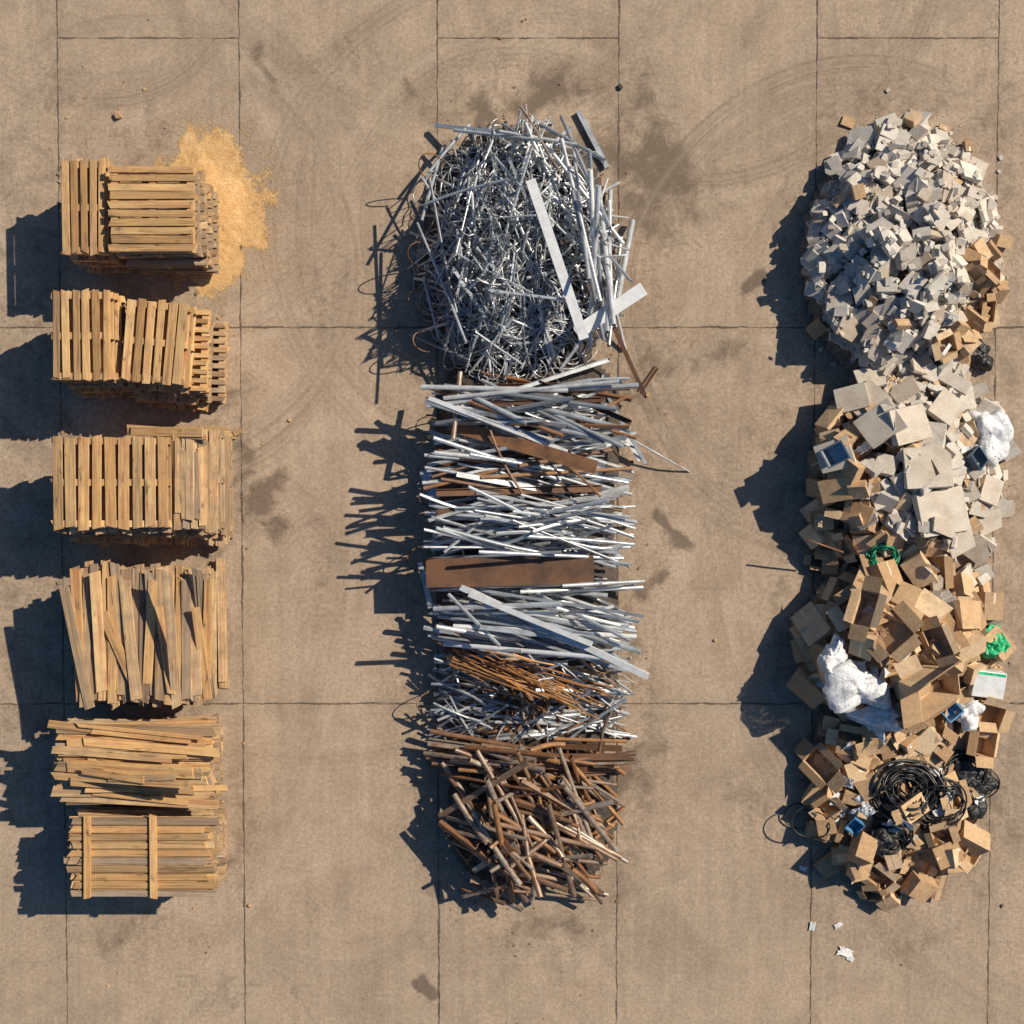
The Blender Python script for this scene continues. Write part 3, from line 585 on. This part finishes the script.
SH=[sheet_mesh(i,M_CARD) for i in range(8)]+[sheet_mesh(40+i,M_CARD,.05) for i in range(3)]; PS=[sheet_mesh(20+i,M_TIN) for i in range(2)]+[sheet_mesh(30+i,M_TIN,.08) for i in range(2)]
FILM=[sheet_mesh(60+i,M_BAG,.07,True) for i in range(3)]; GRN=[sheet_mesh(70+i,M_GREEN,.07,True) for i in range(2)]
def lay_sheet(px,py,s,mes=None,name="cardboard_sheet",label="torn flattened cardboard sheet in the heap",cat="cardboard sheet",group="cardboard sheets in the heap",tilt=.3,dims=None,hf=None,cap=.16):
    hf=hf or hr; x,y=hf.S(px,py); sx,sy=dims or (s*U(.9,1.5),s*U(.5,.95)); m=seat(hf,x,y,U(0,6.28),sx,sy,.03,tilt,cap=cap)
    return add(name,random.choice(mes or SH),m@Matrix.Diagonal((sx,sy,max(sx,sy),1)),label,cat,group)
def paper(px,py,s): return lay_sheet(px,py,s,PS,"paper_sheet","crumpled white paper sheet in the heap","paper","white paper sheets")
def film(px,py,s): return lay_sheet(px,py,s,FILM,"plastic_film","crinkled translucent white plastic film in the heap","plastic film","plastic film pieces",cap=.2,tilt=.12)
for (px,py) in [(850,125),(910,124),(968,150),(960,180),(835,205),(870,300),(985,250),(1000,245),(860,195),(940,130),(975,310),(900,330),(820,330),(960,350)]:
    lay_box(px+U(-4,4),py+U(-4,4),U(.12,.2),'closed')
for i in range(26):
    a=U(-.5,1.2); px=903+97*U(.7,1.)*math.cos(a); py=290+98*U(.5,1.)*math.sin(a); lay_box(px,py,U(.12,.25))
# zone B
for i in range(46): px,py=inside((900,480,84,105),hr,.98); lay_box(px,py,U(.16,.34))
for i in range(18): px,py=inside((910,470,90,100),hr,.98); lay_sheet(px,py,U(.2,.34))
for i in range(16): px,py=inside((915,430,92,100),hr,.98); paper(px,py,U(.12,.24))
for i in range(68):
    px,py=inside((935,470,76,115),hr,1.); lay_chunk(px,py,U(.13,.32),random.choice(CH),"concrete_chunk","flat pale broken concrete piece lying among cardboard","concrete chunk",GC,.27,cap=.16)
for i in range(26):
    px,py=inside((838,505,26,90),hr,1.); lay_box(px,py,U(.18,.34),cap=.12)
GS="large concrete slab pieces in the heap"
for (px,py,s,yaw) in [(880,425,.48,.5),(835,455,.42,.3),(868,402,.44,.7),(985,490,.34,1.2),(955,540,.36,.4),(850,400,.38,.1),(978,548,.34,.9),(945,410,.40,.9),(985,520,.34,.3),(870,380,.34,.2),(905,425,.50,.25),(925,468,.58,.05),(938,512,.62,.15),(960,582,.3,.6)]:
    x,y=hr.S(px,py); m=seat(hr,x,y,yaw,s*1.05,s*.9,.09,.08,cap=.24,flat=.6); add("concrete_slab",random.choice(SL),m@Matrix.Diagonal((s*1.05,s*.9,.09,1)),"thick square piece of pale concrete slab on the heap","concrete slab",GS)
for i in range(20):
    px,py=inside((935,470,75,110),hr,1.); lay_chunk(px,py,U(.08,.16),random.choice(CH),"concrete_chunk","small pale concrete piece on larger slabs","concrete chunk",GC,.3,cap=.28)
# zone C cardboard
for i in range(26): px,py=inside((898,648,97,88),hr,.98); lay_sheet(px,py,U(.16,.38))
for i in range(92): px,py=inside((898,648,98,88),hr,.98); lay_box(px,py,U(.18,.40),tilt=.25)
for i in range(18): px,py=inside((898,648,97,88),hr,.98); lay_sheet(px,py,U(.16,.36))
for i in range(12): px,py=inside((950,600,52,45),hr,.98); lay_chunk(px,py,U(.12,.22),random.choice(CH),"concrete_chunk","pale broken concrete piece lying among cardboard","concrete chunk",GC,.3)
for i in range(16): px,py=inside((900,660,92,80),hr,.98); paper(px,py,U(.10,.2))
for (px,py,s) in [(890,632,.44),(925,612,.38),(965,615,.42),(900,600,.32),(955,590,.30),(940,640,.34),(870,612,.36),(812,625,.40),(985,605,.30),(862,640,.30),(985,712,.34),(905,742,.34),(850,738,.28),(960,742,.30),(828,768,.38)]: lay_box(px,py,s,random.choice(('closed','closed','closed','open')),tilt=.15,cap=.18)
lay_box(920,684,.7,'open',"large open brown cardboard box lying on the heap",.05,(.72,.48,.32),.25,cap=.10,flaps=(.9,-.5,-.7,-1.2))
# zone D
for i in range(22): px,py=inside((893,815,82,88),hr,.98); lay_sheet(px,py,U(.14,.3))
for i in range(62): px,py=inside((893,812,84,90),hr,.98); lay_box(px,py,U(.15,.31))
for i in range(12): px,py=inside((893,815,82,88),hr,.98); lay_sheet(px,py,U(.14,.3))
for i in range(30): px,py=inside((897,800,80,100),hr,1.); paper(px,py,U(.10,.22))
for (px,py) in [(825,765),(917,882),(948,855),(965,840),(858,850),(975,740),(925,740)]: lay_box(px,py,.34,tilt=.15,cap=.2)
def crumple(name,seed,mat,rx,ry,rz,sub=5,amp=.3):
    rd=random.Random(seed); bm=bmesh.new(); bmesh.ops.create_icosphere(bm,subdivisions=sub,radius=1.)
    o=Vector((seed*3.1,seed*1.7,seed)); folds=[(Vector((rd.gauss(0,1),rd.gauss(0,1),rd.gauss(0,.4))).normalized()*rd.uniform(2.2,6.5),rd.uniform(0,6.28),rd.uniform(.025,.06)) for _ in range(7)]
    for v in bm.verts:
        p=v.co.copy(); an=math.atan2(p.y,p.x); q=p+Vector((noise.noise(p*1.2+o),noise.noise(p*1.2+o*2),noise.noise(p*1.2-o)))*.8
        k=.9+amp*1.7*noise.noise(p*1.1+o)+sum(-a*abs(math.sin(f.dot(q)+ph))*1.3+a*.8 for f,ph,a in folds)+.14*math.sin(an*3+seed)*abs(math.cos(v.co.z))+.12*math.sin(an*8+seed*2)*(1-abs(v.co.z))**2
        v.co=Vector((p.x*k*rx*1.1,p.y*k*ry*1.1,max(-.4,p.z*k)*rz))
    for f in bm.faces: f.smooth=True
    me=bpy.data.meshes.new(name); bm.to_mesh(me); bm.free(); me.materials.append(mat)
    return me
def lay_bag(px,py,mat,rx,ry,rz,label,seed,name="plastic_bag",cat="plastic bag",group=None):
    x,y=hr.S(px,py); u=np.linspace(-.6,.6,5); A,B=np.meshgrid(u*rx,u*ry); z=float(np.percentile(hr.get(x+A,y+B),60))
    add(name,crumple(name,seed,mat,rx,ry,rz),Matrix.Translation((x,y,z+rz*.3))@Matrix.Rotation(U(-.4,.4),4,'Z'),label,cat,group); hr.up((x+A).ravel(),(y+B).ravel(),z+rz*.6)
for (px,py,s) in [(850,690,.5),(842,668,.36),(875,716,.42),(988,440,.4),(965,712,.3)]: film(px,py,s)
lay_bag(986,434,M_BAG,.28,.36,.20,"crumpled clear white plastic film bag on the heap",1)
lay_bag(852,684,M_BAG,.36,.32,.18,"large crumpled clear white plastic film on the heap",2)
lay_bag(832,655,M_BAG,.14,.22,.12,"small crumpled white plastic bag on the heap",3)
lay_bag(880,716,M_BAG,.32,.15,.14,"crumpled white plastic film on the heap",4)
lay_bag(965,714,M_BAG,.18,.15,.13,"small crumpled white plastic bag on the heap",5)
for (px,py,s) in [(994,640,.38),(988,650,.26)]: lay_sheet(px,py,s,GRN,"plastic_sheet","bright green crumpled plastic sheet on the heap","plastic sheet","green plastic sheets",dims=(s,s*.8),cap=.2,tilt=.1)
lay_bag(968,785,M_BBAG,.30,.38,.14,"shiny black plastic bag crumpled on the heap",8)
lay_bag(880,838,M_BBAG,.24,.18,.12,"shiny black plastic bag crumpled on the heap",9)
lay_bag(976,355,M_BBAG,.2,.17,.14,"small black plastic bag beside the concrete rubble",10)
for (px,py) in [(960,770),(940,812),(975,800),(905,840),(880,850),(985,780)]: paper(px,py,U(.08,.14))
def tub(px,py,s,mat,name,label,cat):
    a=Acc(); out=[(-.5,-.4),(.5,-.4),(.5,.4),(-.5,.4)]
    lv=[(.82,0),(1.,.45),(1.08,.45),(1.08,.49),(.94,.49),(.76,.05)]; vs=[(x*k*s,y*k*s,z*s) for k,z in lv for x,y in out]; fs=[(3,2,1,0)]
    for l in range(5):
        for k in range(4): fs.append((l*4+k,l*4+(k+1)%4,(l+1)*4+(k+1)%4,(l+1)*4+k))
    fs.append((20,21,22,23)); a.add(vs,fs); x,y=hr.S(px,py); m=seat(hr,x,y,U(0,3),s,s*.8,.05,.15,cap=.2); add(name,a.mesh(name,mat),m,label,cat)
tub(946,708,.28,M_BLUE,"plastic_tub","blue plastic tub lying in the cardboard heap","tub")
tub(968,462,.28,M_DBLUE,"plastic_tub","dark blue plastic tub beside concrete slabs","tub")
tub(855,822,.20,M_BLUE,"plastic_tub","small pale blue plastic tub among cardboard","tub")
tub(838,452,.30,M_GALV,"metal_tray","dented grey metal tray among concrete pieces","tray")
x,y=hr.S(984,682); m=seat(hr,x,y,-.15,.44,.36,.16,.03,cap=.12,flat=.35)
o=add("storage_box",chunk(401,M_TIN,jit=.04,cut=0),m@Matrix.Diagonal((.44,.36,.16,1)),"white plastic storage box with green lid strip","storage box")
a=Acc(); a.add(boxv(-.47,.47,.36,.46,.5,.52),BF); add("lid_strip",a.mesh("lid_strip",M_GREEN),Matrix.Identity(4),parent=o)
def coil(px,py,rad,turns,r,mat,label,name="cable_coil",cat="cable coil",flat=.8,tight=1.):
    x,y=hr.S(px,py); P=[]; N=int(turns*26)
    zc=float(np.percentile(hr.get(x+np.linspace(-rad,rad,7),y+np.zeros(7)),70))
    ph=[U(0,6) for _ in range(6)]
    for i in range(N):
        t=i/26; an=t*2*math.pi; k=rad*(.80+.16*math.sin(t*1.7+ph[0])*tight+.07*math.sin(t*4.1+ph[1])); ox=.10*rad*math.sin(t*.9+ph[2]); oy=.10*rad*math.sin(t*1.3+ph[3])
        X=x+ox+k*math.cos(an); Y=y+oy+k*flat*math.sin(an); hh=float(hr.get(X,Y)); z=max(hh,zc-.15)*.6+zc*.4+.02+.06*(t/turns)+.02*math.sin(an*1.5+ph[4])
        P.append((X,Y,max(z,r)))
    vs,fs=tube(P,r,7); add(name,mk(name,vs,fs,mat,True),None,label,cat)
coil(905,788,.46,15,.014,M_BLACK,"large tangled coil of black cable on the heap")
coil(902,792,.36,12,.014,M_BLACK,"tangled coil of black cable on the heap")
coil(908,786,.25,7,.013,M_BLACK,"inner turns of a black cable coil on the heap")
coil(935,800,.42,5,.012,M_BLACK,"loose loops of black cable on the heap")
coil(960,770,.36,5,.012,M_BLACK,"loose loops of black cable over black bags")
coil(975,780,.28,4,.010,M_BLACK,"thin loose black cable loops over black bags")
coil(888,835,.30,7,.012,M_BLACK,"small coil of black cable among cardboard")
coil(882,557,.22,8,.014,M_DGREEN,"coiled dark green garden hose on the heap","hose_coil","hose")
for (px,py,rad) in [(806,820,.3),(800,815,.25)]: coil(px,py,rad,1.3,.009,M_BLACK,"single thin black wire loop beside the heap")
p=W(822,545,.6); q=W(808,540,.68); vs,fs=tube([(p[0]+.3,p[1]-.1,.5),(p[0],p[1],.6),(q[0],q[1],.66)],.012,6); add("metal_rod",mk("metal_rod",vs,fs,M_RUST,True),None,"thin rod sticking out of the rubble heap","metal rod")
for (px,py,s) in [(845,952,.20),(838,925,.11),(812,926,.12),(850,958,.10),(803,868,.10)]:
    x,y=W(px,py); m=Matrix.Translation((x,y,.018))@Matrix.Rotation(U(0,6),4,'Z'); add("paper_scrap",random.choice(PS[2:]),m@Matrix.Diagonal((s,s*.6,s*.5,1)),"torn white paper scrap on the concrete","paper","paper scraps on the ground")
for (px,py,s,mt) in [(118,116,.09,0),(620,87,.07,1),(238,432,.10,0),(1003,905,.05,0),(290,420,.04,0),(215,590,.05,0),(715,640,.04,0),(648,395,.05,0),(250,905,.05,0)]:
    x,y=W(px,py); me=chunk(500+px,M_WOODD if not mt else M_GAPLUMP); add("loose_stone",me,Matrix.Translation((x,y,s*.28))@Matrix.Rotation(U(0,6),4,'Z')@Matrix.Diagonal((s,s*.8,s*.6,1)),"small loose lump lying on the bare concrete","stone","loose lumps on the ground")
def skirt(cx,cy,rx,ry,n,mat,name,label,size,lo=.8,hi=1.35):
    ac=Acc()
    for i in range(n):
        a=U(0,6.283); k=lo+(hi-lo)*R()**2.6; x,y=W(cx+rx*k*math.cos(a),cy+ry*k*math.sin(a)); s=size[0]+(size[1]-size[0])*R()**3; vs,fs=random.choice(CV)
        c,sn=math.cos(a*7),math.sin(a*7); v=vs*np.array([s*1.3,s,s*.5]); v=np.stack([v[:,0]*c-v[:,1]*sn+x,v[:,0]*sn+v[:,1]*c+y,v[:,2]-v[:,2].min()*1.0],1); ac.add([tuple(q) for q in v],fs,R())
    add(name,ac.mesh(name,mat),None,label,"debris",kind="stuff")
skirt(903,250,100,135,160,M_CONC,"concrete_crumbs","concrete crumbs scattered around the rubble heap",(.008,.05),hi=1.2)
skirt(903,560,105,350,220,M_DEBR,"rubble_crumbs","small crumbs scattered around the mixed heap",(.006,.035),hi=1.2)
skirt(530,500,100,400,400,M_RUST,"rust_crumbs","rust flakes scattered around the scrap heap",(.006,.03))
skirt(140,520,95,390,450,M_WOODD,"wood_chips","wood splinters scattered around the pallet stacks",(.006,.04))
skirt(512,512,560,560,800,M_DEBR,"grit","grit scattered over the concrete yard",(.004,.014),lo=.05,hi=1.2)
# ============================================================= WOOD
PM={}
def pallet_meshes(L,Wd,nb,key,mat,gap):
    k=(round(L,2),round(Wd,2),nb,key,mat.name)
    if k in PM: return PM[k]
    out=[]; pitch=Wd/nb; bw=pitch*gap
    a=Acc()
    for i in range(nb):
        board(a,U(-.02,.02),-Wd/2+pitch*(i+.5)+U(-.008,.008),.129,L*U(.965,1.03),bw*U(.88,1.08),.022,U(-.012,.012))
    out.append(a.mesh("top_deck",mat))
    a=Acc(); board(a,0,0,.07,Wd*.99,.085,.094,alongY=True); out.append(a.mesh("stringer",mat))
    a=Acc()
    m=3 if nb>8 else 2
    for i in range(m+1):
        board(a,0,-Wd/2+.06+(Wd-.12)*i/m,.011,L*U(.98,1.01),.1,.02,U(-.008,.008))
    out.append(a.mesh("bottom_deck",mat)); PM[k]=out; return out
def pallet(x,y,z,L,Wd,nb,yaw,label,group,mat,key=0,gap=.72):
    vs=pallet_meshes(L,Wd,nb,key,mat,gap)
    e=add("pallet",None,Matrix.Translation((x,y,z))@Matrix.Rotation(yaw,4,'Z'),label,"pallet",group)
    add("top_deck",vs[0],Matrix.Identity(4),parent=e); add("bottom_deck",vs[2],Matrix.Identity(4),parent=e)
    for f in (-.5,0,.5): add("stringer",vs[1],Matrix.Translation((f*(L-.1),0,0)),parent=e)
    return e
def pstack(pxa,pya,pxb,pyb,n,nb,orient,label,mat=M_WOOD,yaw=0,jit=.02,gap=.72,spread=(0,0),dk=.45):
    zt=n*.142; ax,ay=W(pxa,pya,zt); bx,by=W(pxb,pyb,zt); cx,cy=(ax+bx)/2,(ay+by)/2; w_,h_=abs(bx-ax),abs(by-ay)
    for i in range(n):
        top=i==n-1
        L,Wd,yw=(h_,w_,math.pi/2) if orient=='V' else (w_,h_,0)
        if R()<.5: yw+=math.pi
        j=0 if top else jit; lo=(n-1-i)/max(1,n-1)
        pallet(cx+random.gauss(0,j)+spread[0]*lo,cy+random.gauss(0,j)+spread[1]*lo,i*.142,L,Wd,nb,yw+yaw+random.gauss(0,.022 if not top else .002),label,"stacked wooden pallets",mat if top or R()>dk else M_WOODD,i%3,gap)
    return cx,cy,zt
GP="tan slatted wooden pallet in a tall stack"
pstack(60,160,107,254,8,5,'V',"narrow tan slatted pallet stacked beside a wider stack",gap=.8,spread=(.03,-.04),jit=.03)
pstack(109,165,194,252,9,10,'H',"tan wooden pallet stacked next to a sawdust pile",jit=.035,gap=.84,spread=(.0,-.10))
pstack(50,291,112,380,9,6,'V',GP,gap=.72,spread=(.02,-.16),jit=.035)
pstack(122,301,186,383,8,6,'V',"tan slatted pallet set slightly askew on its stack",yaw=-.09,jit=.045,gap=.76,spread=(.02,-.26))
pstack(164,308,208,392,6,10,'H',"low tan slatted pallet beside taller stacks",jit=.06,yaw=-.04,gap=.60,spread=(.04,-.16))
pstack(50,437,170,528,9,9,'V',"wide tan slatted pallet on a tall stack",gap=.78,spread=(.0,-.26),jit=.04)
pstack(172,436,206,530,8,4,'V',"weathered slatted pallet on a lower stack",M_WOODD,jit=.045,gap=.86,spread=(-.02,-.20),dk=.8)
pstack(196,430,220,530,6,2,'V',"narrow weathered slatted pallet at the stack edge",M_WOODD,jit=.05,gap=.8,spread=(-.03,-.16),dk=.8)
PL=[]
for i in range(14):
    a=Acc(); board(a,0,0,0,1.0,U(.085,.13),.024,0,R(),.006); PL.append((a.mesh("wooden_plank",M_WOOD),a.mesh("wooden_plank",M_WOODD)))
PN=[]
for i in range(8):
    a=Acc(); board(a,0,0,0,1.0,U(.078,.094),.024,0,R(),.002); PN.append((a.mesh("wooden_plank",M_WOOD),a.mesh("wooden_plank",M_WOODD)))
hw=HF(-7.6,-3.4,-6.4,6,.03); hw.T=hw.h+9
def plank(x,y,ang,L,dark,label,pen=.004,wsc=1.,th=1.,narrow=False,name="wooden_plank",fixz=None):
    t,z0,sl=rod_line(hw,x,y,ang,L,.012*th,pen,.3)
    if fixz is not None: z0,sl=fixz,0.
    e=min(z0+sl*L/2,z0-sl*L/2)
    if e<.012: z0+=.012-e
    ux,uy=math.cos(ang),math.sin(ang)
    for o in (-.035,0,.035): hw.up(x+t*ux-uy*o*wsc,y+t*uy+ux*o*wsc,z0+sl*t+.012*th)
    q=Vector((ux,uy,sl)).normalized().to_track_quat('X','Z')@Quaternion((1,0,0),random.gauss(0,.06 if not narrow else .015))
    add(name,random.choice(PN if narrow else PL)[1 if dark else 0],Matrix.Translation((x,y,z0))@q.to_matrix().to_4x4()@Matrix.Diagonal((L*math.sqrt(1+sl*sl),wsc,th,1)),label,"wooden plank","loose wooden planks on stacks")
def hwfill(pxa,pya,pxb,pyb,z):
    ax,ay=W(pxa,pya,z);bx,by=W(pxb,pyb,z); X,Y=np.meshgrid(np.arange(min(ax,bx),max(ax,bx),.02),np.arange(min(ay,by),max(ay,by),.02)); hw.up(X.ravel(),Y.ravel(),z)
hwfill(172,436,206,530,8*.142)
for i in range(5):
    x,y=W(178+i*6,482+U(-6,6),1.15); plank(x,y,math.pi/2+random.gauss(0,.025),U(.75,1.05),R()<.8,"short weathered plank on a low pallet stack",wsc=.85)
for i in range(4):
    x,y=W(U(160,185),U(427,433),1.1); plank(x,y,random.gauss(-.03,.03),U(.7,1.2),False,"tan plank laid along the stack edge")
def plankstack(pxa,pya,pxb,pyb,npal,layers,vert,dark,lab,sd=.03,mat=M_WOODD,spread=(.0,-.05),narrow=False):
    hw.h[:]=0
    zb=npal*.142; pt=zb+layers*.03
    pstack(pxa+4,pya+3,pxb-6,pyb-3,npal,9,'V' if vert else 'H',"weathered pallet under loose planks",mat,jit=.045,gap=.85,spread=spread)
    hwfill(pxa+3,pya+3,pxb-5,pyb-3,zb)
    ax,ay=W(pxa,pya,pt);bx,by=W(pxb,pyb,pt); x0,x1,y0,y1=min(ax,bx),max(ax,bx),min(ay,by),max(ay,by)
    for l in range(layers):
        span=(x1-x0) if vert else (y1-y0); n=int(span/(.100 if narrow else .103))
        for i in range(n):
            c=(i+.5+(0 if narrow else U(-.10,.10)))/n*span; Ln=(y1-y0) if vert else (x1-x0); L=Ln*(U(.86,1.04) if R()<.8 or l>=layers-2 else U(.4,.7)); off=random.gauss(0,.035) if L>Ln*.8 else random.choice((-1,1))*(Ln-L)*.45
            if vert: x,y=x0+c,(y0+y1)/2+off; a=math.pi/2
            else: x,y=(x0+x1)/2+off,y0+c; a=0
            plank(x,y,a+random.gauss(0,sd*(1+l*.15)),L,(R()<dark),lab,wsc=1. if narrow else U(.8,1.2),narrow=narrow,fixz=(zb+.012+l*.027) if narrow else None)
    return pt
z4=plankstack(72,568,206,704,7,7,True,.8,"weathered grey-brown plank laid lengthwise on a stack",.020)
for (px,py,a,L) in [(76,648,1.78,1.55),(206,630,1.47,1.3),(118,650,1.98,1.0),(130,640,1.66,1.5),(150,632,1.50,1.3),(185,640,1.56,1.5),(200,655,1.62,1.2),(98,632,1.60,1.5),(165,650,1.70,1.1)]:
    x,y=W(px,py,z4); plank(x,y,a,L,R()<.7,"long weathered plank leaning askew on the stack",wsc=U(.7,1.15))
z5=plankstack(56,726,212,806,7,6,False,.45,"split tan plank laid crosswise on the stack",.014)
for i in range(18):
    x,y=W(U(110,160),U(730,800),z5); plank(x,y,random.gauss(-.02,.06),U(.7,1.8),R()<.4,"loose splintered tan plank on top of the stack",wsc=U(.45,1.05))
z6=plankstack(68,818,214,898,7,4,False,.45,"weathered tan plank under cross battens",.0,narrow=True)
for px in (87,153):
    x,y=W(px,857,z6+.02); plank(x,y,math.pi/2+U(-.01,.01),1.05,False,"tan cross batten nailed over the planks",wsc=1.1,th=1.6,narrow=True,fixz=7*.142+4*.027+.019)
# sawdust
hs=HF(-5.7,-2.2,2.0,6.0,.02); X=hs.x0+np.arange(hs.nx)*hs.res; Y=hs.y0+np.arange(hs.ny)*hs.res
vs=[];fs=[];tn=[];idx=-np.ones((hs.nx,hs.ny),int); c1=W(198,212)
for i in range(hs.nx):
    for j in range(hs.ny):
        x,y=X[i],Y[j]; a=math.atan2(y-c1[1],x-c1[0]); d=math.hypot((x-c1[0])*(1. if x>c1[0] else 1.5),(y-c1[1])*.84)
        n1=noise.fractal(Vector((x*2.5,y*2.5,1)),.8,2.2,6); ray=noise.noise(Vector((math.cos(a)*4.5,math.sin(a)*4.5,.5+d)))
        us=1-d/(.66+.10*n1); u=1-d/(.64+.15*n1+.14*ray*min(1,d*1.2))
        h=.26*max(us,0)**1.15+.004; h+=.018*max(us,0)**.5*n1
        t=1.9*max(0,min(1,(u+.70)/1.05)); hs.h[i,j]=h
        if u>-.72: idx[i,j]=len(vs); vs.append((x,y,max(h,.004))); tn.append(t)
for i in range(hs.nx-1):
    for j in range(hs.ny-1):
        q=(idx[i,j],idx[i+1,j],idx[i+1,j+1],idx[i,j+1])
        if min(q)>=0: fs.append(q)
add("sawdust_pile",mk("sawdust_pile",vs,fs,M_SAW,True,tn),None,"orange tan sawdust spilled beside a pallet stack","sawdust",kind="stuff")
ac=Acc(); T4=[(0,1,2),(0,2,3),(0,3,1),(1,3,2)]
for i in range(11000):
    a=U(-1.6,1.8); d=abs(random.gauss(.45,.42)) ; x=c1[0]+d*math.cos(a)*1.05; y=c1[1]+d*math.sin(a)*1.1; s=U(.004,.010)
    if d>.6 and noise.noise(Vector((x*3,y*3,5)))+.35-(d-.65)*.7<U(-.2,.5): continue
    z=max(0,float(hs.get(x,y))); b=U(0,6); ac.add([(x+s*math.cos(b+k)*1.3,y+s*math.sin(b+k),z+.001) for k in (0,2.1,4.2)]+[(x,y,z+s*.8)],T4,R())
add("sawdust_grains",ac.mesh("sawdust_grains",M_SAWG),None,"loose sawdust grains scattered on the concrete","sawdust",kind="stuff")
print("objects",len(bpy.data.objects))
